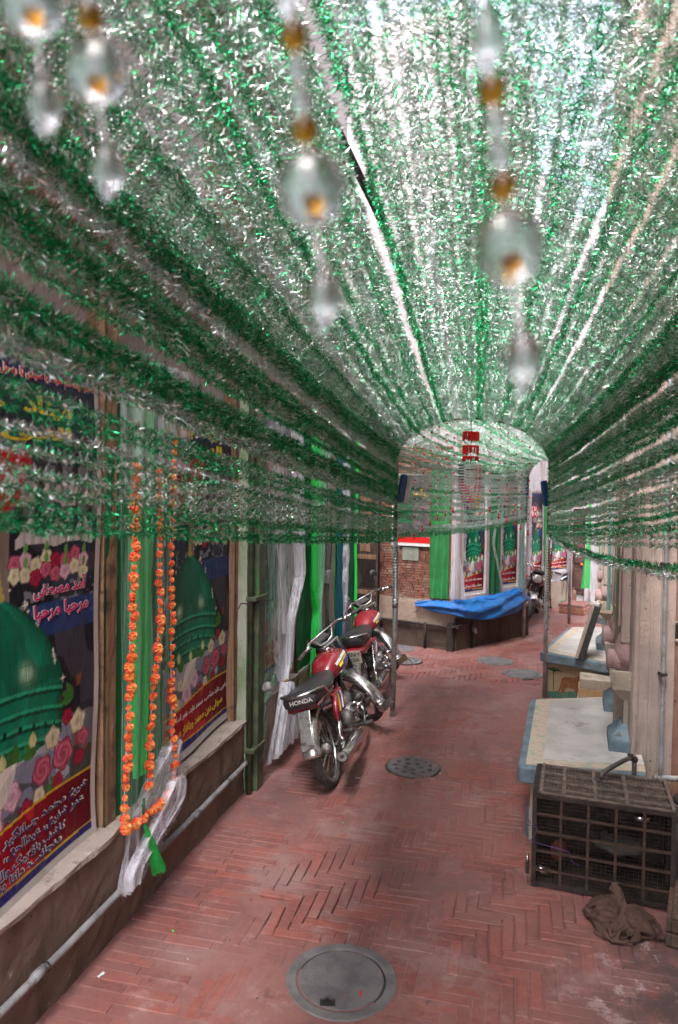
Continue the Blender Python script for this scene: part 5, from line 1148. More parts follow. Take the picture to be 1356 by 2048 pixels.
# ============================================================ MOTORCYCLES
def arc_fender(cx, cz, r, a0, a1, w, n=22, drop=.03, flare=0):
    """curved mudguard: angles in degrees from +x, section rounded"""
    def fn(i, j):
        a = R(a0 + (a1 - a0) * j); s = (i - .5) * 2; ww = w * (1 + flare * max(0, j - .8) * 5)
        rr_ = r - drop * abs(s) ** 2.2; return (cx + rr_ * math.cos(a), ww / 2 * math.sin(s * 1.35) / math.sin(1.35), cz + rr_ * math.sin(a))
    return MB().grid(fn, 8, n)
def motorcycle(p, heading, lean, steer, label, red, worn, plate=None, seat_text=None, tail=True, mirror=False, zs_=.95):
    t = empty('motorcycle', p, 0, label, 'motorcycle', 'motorcycles parked in the lane'); t.rotation_euler = (R(-lean), 0, heading); t.scale = (1, 1, zs_)
    Rw = .285; WB = 1.2
    HD = Vector((1.0, 0, .80)); ax = Vector((-.40, 0, .92)).normalized(); SM = Matrix.Translation(HD) @ Matrix.Rotation(R(steer), 4, ax) @ Matrix.Translation(-HD)
    def wheel(name, x, M=None):
        w = link(name, None, t)
        def T(b): return b.xf(M) if M is not None else b
        RX = Matrix.Translation((x, 0, Rw)) @ Matrix.Rotation(R(90), 4, 'X')
        prof = [(.232, -.022), (.25, -.033), (.268, -.030), (.282, -.014), (.285, 0), (.282, .014), (.268, .030), (.25, .033), (.232, .022)]
        n = 44; k = len(prof); b = MB(); b.lathe(prof, n, 0, RX)
        b.f = b.f[:(k - 1) * n] + [((k - 1) * n + j, (k - 1) * n + (j + 1) % n, (j + 1) % n, j) for j in range(n)]; b.m = [0] * len(b.f)
        T(b).build('tyre', MT['rubber'], w, True)
        kb = MB()
        for j in range(60):
            for s in (-1, 1):
                M2 = RX @ Matrix.Rotation(2 * math.pi * j / 60 + s * .02, 4, 'Z'); kb.box(.279, .2875, -.008, .008, s * .010 - .006, s * .010 + .006, 0, M2)
        tag(T(kb).build('tread_blocks', MT['rubber'], w), kind='stuff')
        b = MB(); pr = [(.222, -.021), (.236, -.021), (.228, -.008), (.228, .008), (.236, .021), (.222, .021), (.216, 0)]
        b.lathe(pr, n, 0, RX); b.f = b.f[:(len(pr) - 1) * n] + [((len(pr) - 1) * n + j, (len(pr) - 1) * n + (j + 1) % n, (j + 1) % n, j) for j in range(n)]; b.m = [0] * len(b.f)
        T(b).build('rim', MT['chrome'], w, True)
        T(MB().lathe([(.02, -.06), (.05, -.045), (.058, -.02), (.058, .02), (.05, .045), (.02, .06)], 20, 0, RX)).build('hub', MT['alu'], w, True)
        sp = MB()
        for j in range(36):
            a = 2 * math.pi * j / 36; s = 1 if j % 2 else -1; a2 = a + (.55 if (j // 2) % 2 else -.55)
            sp.tube([RX @ Vector((.05 * math.cos(a2), .05 * math.sin(a2), s * .03)), RX @ Vector((.222 * math.cos(a), .222 * math.sin(a), 0))], .0018, 4)
        tag(T(sp).build('spokes', MT['chrome'], w), kind='stuff'); return w
    wheel('rear_wheel', 0); wheel('front_wheel', WB, SM)
    # frame
    f = MB()
    f.tube([(1.03, 0, .72), (.80, 0, .66), (.55, 0, .64), (.28, 0, .60), (-.06, 0, .63)], .02, 8).tube([(1.0, 0, .78), (.86, 0, .50), (.78, 0, .30), (.6, 0, .24)], .019, 8)
    for s in (-1, 1):
        f.tube([(.5, s * .03, .62), (.25, s * .10, .56), (-.12, s * .10, .64)], .013, 6).tube([(.40, s * .05, .60), (.36, s * .07, .34)], .014, 6)
        f.tube([(.40, s * .06, .30), (0, s * .088, Rw)], .016, 8)
    f.build('frame', MT['plastic'], t, True)
    MB().box(-.02, .42, .062, .10, Rw - .045, Rw + .045).build('chain_case', MT['plastic'], t, bevel=.015)
    # mudguards
    solid(arc_fender(0, Rw + .02, .335, 62, 174, .125, 26, .045, .06).build('rear_fender', MT['dullchrome'], t, True), .003)
    solid(arc_fender(WB, Rw, .322, 48, 196, .105, 26, .04, .10).xf(SM).build('front_fender', MT['dullchrome'], t, True), .003)
    fl = MB().box(WB - .36, WB - .30, -.062, .062, .13, .20); solid(fl.xf(SM).build('mudflap', MT['chrome'], t), .001)
    # bracket for number plate
    MB().loft([[(-.215, -.045, .66), (-.215, .045, .66), (-.19, .045, .66), (-.19, -.045, .66)], [(-.30, -.04, .49), (-.30, .04, .49), (-.285, .04, .49), (-.285, -.04, .49)], [(-.325, -.055, .40), (-.325, .055, .40), (-.315, .055, .40), (-.315, -.055, .40)]]).build('plate_bracket', MT['dullchrome'], t, bevel=.004)
    if plate:
        PM = Matrix.Translation((-.34, -.02, .60)) @ Matrix.Rotation(R(-14), 4, 'Y')
        pl = link('number_plate', None, t); pl.matrix_local = PM
        MB().box(-.004, 0, -.085, .085, -.07, .07).build('plate', MT['plate'], pl, bevel=.003)
        for txt, z, w in ((plate[0], .032, .095), (plate[1], -.028, .125)):
            me = text_mesh(txt, .042, w, .01); n = len(me.vertices); co = np.zeros(n * 3); me.vertices.foreach_get('co', co); co = co.reshape(-1, 3)
            me.vertices.foreach_set('co', np.stack([np.full(n, -.0055), -co[:, 0] + (.012 if txt == plate[0] else 0), co[:, 1] + z], 1).ravel()); me.materials.append(MT['black']); me.update(); link('lettering', me, pl)
        for y_, z_ in ((-.065, .04), (-.065, .028)):
            MB().box(-.0056, -.0046, y_ - .008, y_ + .008, z_ - .004, z_ + .004).build('plate_mark', MT['black'], pl)
    # shock absorbers
    for s in (-1, 1):
        a, b_ = Vector((.0, s * .13, Rw + .01)), Vector((.13, s * .135, .63)); d = b_ - a
        sh = link('shock_absorber', None, t)
        MB().tube([a, a + d * .5], .021, 12).tube([a - d * .04, a], .012, 8).build('lower_tube', MT['chrome'], sh, True)
        if worn:
            b = MB(); b.tube([a + d * (.45 + .5 * k / 80) + Vector((.022 * math.cos(k * .8), 0, .022 * math.sin(k * .8) * .3)) + Vector((0, .022 * math.sin(k * .8), 0)) for k in range(81)], .0045, 5).build('spring', MT['chrome'], sh, True)
            MB().tube([a + d * .45, a + d], .012, 8).build('rod', MT['plastic'], sh, True)
        else: MB().tube([a + d * .48, a + d], .025, 12).build('upper_cover', red, sh, True)
    # seat
    def ring(x, w, z0, z1, n=16):
        return [(x, w * math.copysign(abs(math.cos(q)) ** .6, math.cos(q)), (z0 + z1) / 2 + (z1 - z0) / 2 * math.copysign(abs(math.sin(q)) ** .7, math.sin(q))) for q in np.linspace(0, 2 * math.pi, n, endpoint=False)]
    st = MB().loft([ring(-.228, .105, .69, .775), ring(-.218, .118, .68, .795), ring(-.15, .125, .675, .805), ring(.0, .125, .672, .80), ring(.15, .125, .67, .785), ring(.26, .12, .665, .765), ring(.36, .105, .665, .765), ring(.47, .085, .67, .775), ring(.52, .06, .68, .765)]).build('seat', MT['vinyl'], t, True)
    MB().tube([(-.222, -.10, .69), (-.224, .10, .69)], .004, 5).add([], []).build('seat_piping', MT['plastic'], st)
    MB().loft([[( -.20, -.105, .655), (-.20, .105, .655), (-.215, .112, .69), (-.215, -.112, .69)], [(.3, -.10, .64), (.3, .10, .64), (.3, .115, .68), (.3, -.115, .68)]]).build('seat_base', red, t, bevel=.01)
    if seat_text:
        me = text_mesh(seat_text, .034, .16, .02); n = len(me.vertices); co = np.zeros(n * 3); me.vertices.foreach_get('co', co); co = co.reshape(-1, 3)
        me.vertices.foreach_set('co', np.stack([np.full(n, -.2295), -co[:, 0] - .01, co[:, 1] + .735], 1).ravel()); me.materials.append(MT['white']); me.update(); link('lettering', me, st)
    # grab rail
    MB().tube([(.12, .14, .68), (.0, .145, .70), (-.08, .14, .775), (-.20, .125, .79), (-.255, .08, .79), (-.265, 0, .79), (-.255, -.08, .79), (-.20, -.125, .79), (-.08, -.14, .775), (.0, -.145, .70), (.12, -.14, .68)], .0105, 8).build('grab_rail', MT['chrome'], t, True)
    if tail:
        tl_ = MB().loft([[(-.24, -.06, .62), (-.24, .06, .62), (-.24, .06, .675), (-.24, -.06, .675)], [(-.31, -.06, .60), (-.31, .06, .60), (-.31, .055, .665), (-.31, -.055, .665)]]).build('tail_light', MT['redworn'], t, bevel=.012)
        MB().loft([[(-.24, -.115, .60), (-.24, .115, .60), (-.24, .115, .66), (-.24, -.115, .66)], [(.28, -.125, .56), (.28, .125, .56), (.28, .12, .66), (.28, -.12, .66)]]).build('tail_cowl', MT['redworn'], t, bevel=.02)
    # tank
    def tr(x, w, z0, z1): return [(x, w * math.cos(q) * (1 if math.sin(q) < 0 else .93), (z0 + z1) / 2 + (z1 - z0) / 2 * math.copysign(abs(math.sin(q)) ** .8, math.sin(q))) for q in np.linspace(0, 2 * math.pi, 18, endpoint=False)]
    tk = MB().loft([tr(.47, .05, .70, .76), tr(.49, .085, .67, .80), tr(.56, .115, .655, .845), tr(.66, .135, .65, .875), tr(.78, .14, .655, .885), tr(.88, .13, .67, .875), tr(.95, .10, .70, .84), tr(.97, .05, .73, .80)]).build('fuel_tank', red, t, True)
    MB().lathe([(.03, 0), (.034, .008), (.026, .02), (.01, .022)], 14, 0, Matrix.Translation((.80, 0, .880))).build('fuel_cap', MT['chrome'], tk, True)
    for s in (-1, 1):
        for k, (m_, z0, z1, dx) in enumerate((('white', .80, .825, 0), ('yellow', .775, .797, .03), ('blue', .752, .770, .05))):
            def sf(i, j):
                x = .55 + dx + (.36 - dx) * i; w = np.interp(x, (.49, .56, .66, .78, .88, .95), (.085, .115, .135, .14, .13, .10)); z0_, z1_ = np.interp(x, (.49, .56, .66, .78, .88, .95), (.67, .655, .65, .655, .67, .70)), np.interp(x, (.49, .56, .66, .78, .88, .95), (.80, .845, .875, .885, .875, .84))
                z = z0 + (z1 - z0) * j + .04 * math.sin(i * 2.2) - .035; sn = max(-.99, min(.99, (z - (z0_ + z1_) / 2) / ((z1_ - z0_) / 2))); q = math.asin(math.copysign(abs(sn) ** 1.25, sn))
                return (x, s * (w * math.cos(q) * (1 if sn < 0 else .93) + .0025), z)
            MB().grid(sf, 14, 2).build('tank_stripe', MT[m_], tk, True)
        # side cover with stripes
        cv = MB().loft([[(.20, s * .085, .44), (.42, s * .085, .42), (.46, s * .08, .62), (.17, s * .09, .64)], [(.20, s * .125, .46), (.41, s * .125, .44), (.45, s * .12, .61), (.18, s * .12, .63)]]).build('side_cover', red, t, bevel=.012)
        for k, m_ in enumerate(('yellow', 'blue', 'white')):
            MB().tube([(.22 + .045 * k + .05 * math.sin(q) , s * .1265, .475 + .13 * q / 2) for q in np.linspace(0, 2, 9)], .0042, 4).build('cover_stripe', MT[m_], cv)
    # engine
    e = link('engine', None, t); RY = Matrix.Rotation(R(90), 4, 'X')
    MB().lathe([(.03, -.125), (.085, -.118), (.098, -.07), (.10, .07), (.085, .118), (.03, .125)], 22, 0, Matrix.Translation((.66, 0, .31)) @ RY).build('crankcase', MT['alu'], e, True)
    MB().lathe([(.03, -.115), (.075, -.108), (.085, -.06), (.085, .06), (.075, .108), (.03, .115)], 20, 0, Matrix.Translation((.53, 0, .30)) @ RY).build('gearbox_cover', MT['alu'], e, True)
    MB().box(.5, .68, -.09, .09, .22, .38).build('casing', MT['alu'], e, bevel=.02)
    cy = Matrix.Translation((.70, 0, .36)) @ Matrix.Rotation(R(78), 4, 'Y')
    fb = MB()
    for k in range(9): fb.lathe([(.062, .03 + k * .017), (.066, .036 + k * .017), (.062, .040 + k * .017)], 18, 0, cy)
    fb.lathe([(.045, .0), (.045, .18), (.055, .185), (.05, .23), (.02, .235)], 18, 0, cy); fb.build('cylinder_fins', MT['alu'], e)
    MB().lathe([(.02, 0), (.04, .01), (.04, .05), (.02, .06)], 14, 0, Matrix.Translation((.62, 0, .44))).tube([(.62, 0, .46), (.66, -.02, .52), (.55, -.03, .56)], .02, 8).build('carburettor', MT['alu'], e, True)
    for k, c in enumerate(((.72, -.124, .33), (.6, -.12, .28), (.66, -.124, .24), (.52, -.11, .34))): MB().lathe([(.001, .007), (.008, .006), (.009, 0)], 8, 0, Matrix.Translation(c) @ RY).build('bolt', MT['chrome'], e)
    MB().tube([(.56, -.11, .33), (.55, -.15, .35), (.44, -.155, .43), (.40, -.20, .44)], .011, 8).tube([(.40, -.17, .44), (.40, -.25, .445)], .014, 8).build('kick_starter', MT['chrome'], t, True)
    # exhaust on the right side
    ex = link('exhaust', None, t)
    MB().tube([(.90, -.05, .33), (.97, -.09, .28), (.92, -.125, .20), (.7, -.14, .17), (.42, -.15, .205)], .018, 10).build('header_pipe', MT['chrome'], ex, True)
    m0, m1 = Vector((.42, -.155, .205)), Vector((-.27, -.185, .285)); dm = m1 - m0
    MB().tube([m0, m0 + dm * .06, m0 + dm * .2, m0 + dm * .9, m0 + dm * .96, m1], [.02, .038, .051, .051, .047, .040], 20, 0, False).build('silencer', MT['chrome'], ex, True)
    MB().tube([m0 + dm * .965, m1 + dm * .002], [.045, .034], 20).build('silencer_end', MT['alu'], ex); MB().tube([m1, m1 + dm * .004], .014, 12).build('outlet', MT['black'], ex)
    # foot pegs, brake pedal, stand
    for s in (-1, 1):
        MB().tube([(.48, s * .08, .26), (.48, s * .17, .25)], .010, 8).build('peg_bar', MT['plastic'], t, True); MB().tube([(.48, s * .17, .25), (.48, s * .27, .25)], .019, 10).build('foot_peg', MT['rubber'], t, True)
        MB().tube([(.16, s * .10, .33), (.12, s * .2, .335)], .016, 8).build('foot_peg', MT['rubber'], t, True)
    MB().tube([(.45, -.15, .22), (.6, -.165, .20), (.66, -.17, .245), (.70, -.2, .25)], .008, 6).build('brake_pedal', MT['chrome'], t, True)
    th = R(lean); gl = lambda x, y_: (x, y_, (-(-y_) * math.sin(th) - 0) / math.cos(th) + .012)
    yb = .27; MB().tube([(.42, .10, .24), (.36, yb, max(.0, -math.tan(-th) * -yb) + yb * math.tan(-th) * -0 + .0)], .011, 8).box(.33, .39, yb - .03, yb + .03, -.002, .012).build('side_stand', MT['plastic'], t)
    if worn: MB().tube([(.1, -.06, .22), (-.02, -.13, .06), (-.03, -.15, .045)], .010, 8).box(-.06, .01, -.18, -.12, .03, .048).build('centre_stand', MT['plastic'], t)
    # fork, lamp, bars
    fk = MB()
    for s in (-1, 1):
        MB().tube([(WB, s * .075, Rw), (WB - .13, s * .075, .60)], .019, 10).xf(SM).build('fork_slider', MT['alu'], t, True)
        MB().tube([(WB - .13, s * .075, .58), (WB - .245, s * .075, .90)], .024, 10).xf(SM).build('fork_cover', MT['plastic'], t, True)
    MB().box(.945, 1.02, -.095, .095, .89, .915).build('top_yoke', MT['alu'], t, bevel=.006).data.transform(SM)
    hl_ = link('headlight', None, t)
    MB().lathe([(.03, -.10), (.07, -.07), (.082, -.01), (.085, .012), (.078, .02)], 22, 0, SM @ Matrix.Translation((1.12, 0, .84)) @ Matrix.Rotation(R(90), 4, 'Y')).build('lamp_shell', red if not worn else MT['plastic'], hl_, True)
    MB().lathe([(.078, .018), (.06, .03), (.001, .036)], 22, 0, SM @ Matrix.Translation((1.12, 0, .84)) @ Matrix.Rotation(R(90), 4, 'Y')).build('lamp_glass', MT['glassy'], hl_, True)
    SP = SM @ Matrix.Translation((1.06, 0, .955)) @ Matrix.Rotation(R(-28), 4, 'Y')
    sp_ = MB().box(-.05, .05, -.085, .085, -.03, .03, 0, SP).build('speedometer', MT['plastic'], t, bevel=.012)
    MB().box(-.042, .042, -.075, .075, .03, .033, 0, SP).build('dial_glass', MT['glassy'] if 0 else MT['iron'], sp_)
    bar = [(-.0 + .84, -.37, .995), (.87, -.27, 1.005), (.93, -.19, 1.03), (.975, -.12, 1.02), (.985, -.07, .94), (.985, 0, .925), (.985, .07, .94), (.975, .12, 1.02), (.93, .19, 1.03), (.87, .27, 1.005), (.84, .37, .995)]
    MB().tube(bar, .0135, 10).tube([(.93, -.19, 1.035), (.93, .19, 1.035)], .0085, 8).xf(SM).build('handlebar', MT['chrome'], t, True)
    for s in (-1, 1):
        MB().tube([(.868, s * .275, 1.005), (.836, s * .385, .994)], .0175, 10).xf(SM).build('grip', MT['rubber'], t, True)
        MB().tube([(.90, s * .215, 1.0), (.93, s * .26, .995), (.905, s * .37, .985)], .007, 6).box(.875, .925, s * .225 - .02, s * .225 + .02, .985, 1.03).xf(SM).build('lever', MT['chrome'], t, True)
        MB().tube([(.92, s * .2, 1.0), (1.0, s * .13, 1.06), (1.08, s * .05, .99), (1.06, 0, .85)], .005, 6).xf(SM).build('cable', MT['plastic'], t, True)
        if seat_text or plate: continue
        iv = MB().ball((1.06, s * .16, .83), .028, 10, 0, (.8, 1, 1)).xf(SM).build('indicator', MT['orange'], t, True)
        MB().tube([(1.05, s * .08, .83), (1.06, s * .14, .83)], .008, 6).xf(SM).build('indicator_stem', MT['plastic'], iv)
    if mirror:
        MB().tube([(.90, -.2, 1.02), (.95, -.21, 1.12), (.93, -.23, 1.2)], .005, 6).xf(SM).build('mirror_stem', MT['plastic'], t, True)
        MB().lathe([(.045, 0), (.05, .008), (.03, .02), (.001, .022)], 16, 0, SM @ Matrix.Translation((.93, -.23, 1.23)) @ Matrix.Rotation(R(90), 4, 'Y')).build('mirror', MT['plastic'], t, True)
    return t
a = gp(670, 1567); b_ = gp(724, 1458)
h1 = math.atan2(b_.y - a.y, b_.x - a.x)
motorcycle(a, h1, 18, 50, 'red motorcycle nearest the viewer with a bare plate bracket and black seat', MT['redpaint'], False, None, 'HONDA', tail=False, zs_=.88)
a = gp(733, 1410); b_ = gp(768, 1348)
h2_ = math.atan2(b_.y - a.y, b_.x - a.x)
motorcycle(a, h2_, 11, 42, 'red motorcycle with the white number plate parked behind the nearest one', MT['redworn'], True, ('LEN', '7056'), None, mirror=True, zs_=.88)
a = gp(1058, 1247); MT['maroon'] = mat('maroon_paint', (.10, .01, .012), (.06, .01, .01), 6, .3, coat=.5)
motorcycle((a.x + .42, a.y + 1.02, 0), R(246), 8, 20, 'dark maroon motorcycle facing us beyond the farther arch post', MT['maroon'], False, zs_=.86)
a = gp(1180, 1205); motorcycle((a.x + .5, a.y + .2, 0), R(205), 8, 0, 'dark motorcycle half hidden behind the right wall far down the lane', MT['redpaint'], True)

# ============================================================ CAGE, CLOTH BUNDLE, SMALL THINGS
c0 = gp(1066, 1772); c1 = gp(1346, 1824); dC = (c1 - c0).normalized(); LC = .645; DC = .40; HC = .475
cg = empty('wire_cage', c0, math.atan2(dC.y, dC.x), 'rusty iron cage with wire mesh sides standing before the nearest platform', 'cage')
def bars(lst, nm, m, r=.008):
    for p_, q_, w_, t_ in lst:
        p_, q_ = Vector(p_), Vector(q_); d = q_ - p_; x0, x1 = sorted((p_.x, q_.x)); y0, y1 = sorted((p_.y, q_.y)); z0, z1 = sorted((p_.z, q_.z))
        ex = [w_ / 2 if abs(c) < 1e-6 else 0 for c in d]; 
        yield MB().box(x0 - ex[0], x1 + ex[0], y0 - ex[1] * t_, y1 + ex[1] * t_, z0 - ex[2], z1 + ex[2])
E_ = []
for y_ in (0, DC):
    for z_ in (.02, HC): E_.append(((0, y_, z_), (LC, y_, z_), .022, .7))
    for x_ in (0, LC): E_.append(((x_, y_, 0), (x_, y_, HC), .022, 1))
for x_ in (0, LC):
    for z_ in (.02, HC): E_.append(((x_, 0, z_), (x_, DC, z_), .022, 1))
for b in bars(E_, 'edge_bar', 'rust'): b.build('edge_bar', MT['rust'], cg)
MT['rustred'] = mat('rust_red_flat_bar', (.07, .038, .028), (.042, .027, .021), 25, .8, metal=.2, bmp=.4)
I_ = []
for k in range(1, 5): I_.append(((LC * k / 5, -.004, .02), (LC * k / 5, -.004, HC), .014, .4)); I_.append(((.0, -.005, HC * k / 5), (LC, -.005, HC * k / 5), .013, .4))
for b in bars(I_, 'flat_bar', 'rustred'): b.build('flat_bar', MT['rustred'], cg)
I_ = []
for k in range(1, 4): I_.append(((-.004, DC * k / 4, .02), (-.004, DC * k / 4, HC), .014, 1)); I_.append(((-.004, 0, HC * k / 4), (-.004, DC, HC * k / 4), .013, 1))
for b in bars(I_, 'flat_bar', 'rustred'): b.build('flat_bar', MT['rustred'], cg)
MT['dustbar'] = mat('dusty_bar', (.17, .13, .11), (.10, .08, .07), 25, .9, bmp=.4)
I_ = []
for x_ in (.14, .29, .44): I_.append(((x_, .0, HC + .008), (x_, DC, HC + .008), .018, 1))
for y_ in (.06, .16, .27, .385): I_.append(((.03, y_, HC + .013), (LC, y_, HC + .013), .012, .8))
I_.append(((.03, 0, HC + .012), (LC, 0, HC + .012), .014, .8)); I_.append(((.03, .0, HC + .012), (.03, DC, HC + .012), .016, 1)); I_.append(((LC, .0, HC + .012), (LC, DC, HC + .012), .014, 1))
for b in bars(I_, 'top_bar', 'dustbar'): b.build('top_bar', MT['dustbar'], cg)
w = MB()
for k in range(1, 30): w.box(LC * k / 30 - .0007, LC * k / 30 + .0007, .0, .0014, .02, HC)
for k in range(1, 26): w.box(0, LC, .0, .0014, HC * k / 26 - .0007, HC * k / 26 + .0007)
for k in range(1, 24): w.box(.0, .0014, DC * k / 24 - .0007, DC * k / 24 + .0007, .02, HC)
for k in range(1, 26): w.box(.0, .0014, 0, DC, HC * k / 26 - .0007, HC * k / 26 + .0007)
tag(w.build('wire_mesh', MT['rust'], cg), kind='stuff')
w = MB()
for k in range(1, 36): w.box(LC * k / 36 - .001, LC * k / 36 + .001, .0, DC, HC + .002, HC + .004)
for k in range(1, 22): w.box(0, LC, DC * k / 22 - .001, DC * k / 22 + .001, HC + .002, HC + .004)
tag(w.build('top_mesh', MT['dustbar'], cg), kind='stuff')
db = MB(); rg = random.Random(2)
for k in range(900):
    x_, y_ = rg.uniform(.02, LC - .02), rg.uniform(.02, DC - .02); a = rg.uniform(0, 3.14); l = rg.uniform(.006, .022); z_ = HC - .006 + rg.uniform(0, .007)
    db.box(-l, l, -.0012, .0012, -.001, .001, 0, Matrix.Translation((x_, y_, z_)) @ Matrix.Rotation(a, 4, 'Z') @ Matrix.Rotation(rg.gauss(0, .2), 4, 'Y'))
tag(db.build('straw_litter', mat('dusty_straw', (.20, .15, .11), (.11, .085, .07), 40, .95), cg), kind='stuff')
MB().box(.01, LC - .01, .01, DC - .01, HC - .022, HC - .012).build('tray', MT['darkbase'], cg); MB().box(.01, LC - .01, .01, DC - .01, .02, .03).build('floor_plate', MT['rust'], cg)
MB().box(.01, LC, DC + .006, DC + .012, .0, HC - .02).build('back_sheet', MT['rust'], cg); MB().box(LC + .006, LC + .012, .0, DC, .0, HC - .02).build('side_sheet', MT['rust'], cg)
def inC(x, y, z): return c0 + Vector((dC.x * x - dC.y * y, dC.y * x + dC.x * y, z))
def lump(c, r, sc, m, label, name, cat, seed, amp=.3):
    rg = random.Random(seed); b = MB().ball((0, 0, 0), r, 20, 0, sc)
    b.v = [tuple(Vector(v) * (1 + amp * nz(v[0] * 14 + seed, v[1] * 14, v[2] * 14))) for v in b.v]; o = b.build(name, m, None, True); o.location = c; tag(o, label, cat); return o
lump(inC(.43, .2, .20), .12, (1.2, .8, .35), mat('grey_sack', (.10, .085, .08), (.06, .05, .05), 8, .9), 'grey sack slumped inside the cage at mid height', 'sack', 'sack', 3)
lump(inC(.12, .10, .16), .05, (.9, .5, 1.1), mat('dull_red_cloth', (.10, .015, .012), (.06, .01, .01), 8, .9), 'dull red rag hanging inside the left of the cage', 'red_rag', 'rag', 5)
lump(inC(.07, .06, .065), .035, (1.5, .8, .7), MT['chrome'], 'crumpled shiny plastic bag on the cage floor at its left', 'plastic_bag', 'bag', 6, .8)
lump(inC(.52, .1, .40), .04, (1, .7, .7), MT['chrome'], 'small crumpled foil ball inside the top right of the cage', 'foil_ball', 'foil', 8, .8)
# purple string on the cage corner
pu = MB(); rg = random.Random(4); pp = Vector((-.01, -.01, .36))
pl_ = [pp + Vector((rg.uniform(-.03, .03) + (.02 * k if k > 7 else 0), -.004 * k, -.018 * k + rg.uniform(-.02, .02))) for k in range(12)]
pu.tube(pl_, .0022, 5); o = pu.build('purple_string', flat('purple_string', (.06, .03, .12), .6), None, True); o.location = c0; o.rotation_euler.z = cg.rotation_euler.z; tag(o, 'purple string tangled on the near left corner of the cage', 'string')
pk = empty('padlock', inC(-.02, .0, .12), cg.rotation_euler.z, 'dark padlock hanging low on the left edge of the cage', 'padlock'); MB().box(-.02, .0, -.03, .03, -.05, .0).build('body', MT['rust'], pk, bevel=.006); MB().tube([(-.01, -.02, 0), (-.01, -.02, .03), (-.01, 0, .045), (-.01, .02, .03), (-.01, .02, 0)], .004, 6).build('shackle', MT['chrome'], pk, True)
# standpipe behind the cage
tpx = gp(1207, 1552, .52); sp = empty('standpipe', inC(.50, .445, 0), cg.rotation_euler.z, 'bent iron pipe rising behind the cage over its top', 'pipe')
q_ = inC(.50, .445, 0); e_ = gp(1203, 1558, .50) - q_
Mi = Matrix.Rotation(-cg.rotation_euler.z, 4, 'Z'); e_ = Mi @ e_
MB().tube([(0, 0, 0), (0, 0, .52), (0, 0, .555), (-.02, 0, .57), (e_.x * .35, e_.y * .35, .57), (e_.x * .8, e_.y * .8, .545), (e_.x, e_.y, .525), (e_.x, e_.y, .50)], .0125, 12).build('pipe', MT['iron'], sp, True)
MB().tube([(-.005, 0, .572), (-.035, -.0, .572)], .020, 10).ball((0, 0, .562), .0195, 10).build('elbow', MT['rust'], sp, True)
# drums to the right of the cage
for k, (px, py, z, r, h, lb) in enumerate(((1362, 1700, .0, .11, .36, 'dark grey ribbed drum right of the cage'), (1385, 1640, .0, .12, .33, 'wider black bin behind the ribbed drum'))):
    p_ = Vector((1.80 + .15 * k, 3.50 + .25 * k, 0)); d_ = empty('storage_drum' if k == 0 else 'waste_bin', p_, 0, lb, 'drum' if k == 0 else 'bin')
    pr = [(r * .9, 0)] + [(r * (1 + .03 * (i % 2)), h * (i + 1) / 9) for i in range(7)] + [(r * .97, h), (r * .9, h + .01)]
    MB().lathe(pr, 24).build('shell', MT['iron'], d_, True); MB().lathe([(r * .9, h + .005), (r * .88, h + .03), (r * .2, h + .04), (.001, h + .04)], 24).build('lid', MT['plastic'], d_, True)
# wooden crate at the right edge
p_ = gp(1342, 1895); cr = empty('wooden_box', p_, cg.rotation_euler.z - .12, 'old wooden box cut off by the right edge of the view', 'box')
for z_ in (0, .065): MB().box(0, .35, 0, .022, z_ + .003, z_ + .06).build('plank', MT['darkwood'], cr, bevel=.004); MB().box(0, .02, -.28, 0, z_ + .003, z_ + .06).build('plank', MT['darkwood'], cr, bevel=.004)
cr.rotation_euler.z = R(62); MB().box(.0, .34, -.28, .0, .127, .14).build('lid', MT['darkwood'], cr, bevel=.004)
# knotted cloth bundle
bc = gp(1245, 1862); CXF = math.atan2(dC.y, dC.x)
b = MB()
def ell(c, rx, ry_, rz_, rot=0, tilt=0): 
    M = Matrix.Translation(c) @ Matrix.Rotation(rot, 4, 'Z') @ Matrix.Rotation(tilt, 4, 'Y') @ Matrix.Diagonal((rx, ry_, rz_, 1)); n0 = len(b.v); b.ball((0, 0, 0), 1, 22); b.v[n0:] = [tuple(M @ Vector(v)) for v in b.v[n0:]]
ell((-.085, .035, .038), .07, .045, .034, .3); ell((.10, -.01, .030), .065, .04, .026, -.5); ell((-.05, -.075, .008), .07, .035, .007, .1)
ell((.01, -.02, .04), .055, .05, .045); ell((-.0, -.045, .03), .06, .04, .03); rgb = random.Random(9)
def lobe(k0, D, side, up, L, W, H, n, r0):
    D, side, up, k0 = Vector(D).normalized(), Vector(side), Vector(up), Vector(k0)
    for k in range(n):
        ph = -math.pi / 2 * 1.15 + math.pi * 1.15 * (k + .5) / n + rgb.gauss(0, .06); j1, j2 = rgb.gauss(0, .10), rgb.uniform(.85, 1.08); P_ = []
        for i in range(13):
            t_ = i / 12; s_ = max(0, math.sin(math.pi * min(.999, t_ ** .75))) ** .45
            P_.append(k0 + D * L * j2 * t_ + side * (W * math.sin(ph + j1 * t_) * s_ + .006 * math.sin(t_ * 9 + k)) + up * (H * math.cos(ph) * s_ - k0.z * .75 * t_))
        b.tube(P_, [r0 * (.55 + .55 * math.sin(math.pi * min(1, i / 12 + .12)) + rgb.uniform(-.1, .1)) for i in range(13)], 7)
lobe((0, 0, .055), (-1, .28, 0), (.25, 1, 0), (0, 0, 1), .155, .066, .078, 13, .0115)
lobe((.015, 0, .055), (1, -.28, 0), (.25, 1, 0), (0, 0, 1), .150, .055, .062, 12, .011)
lobe((0, -.01, .05), (-.45, -1, 0), (1, -.4, 0), (0, 0, 1), .12, .085, .012, 9, .011)
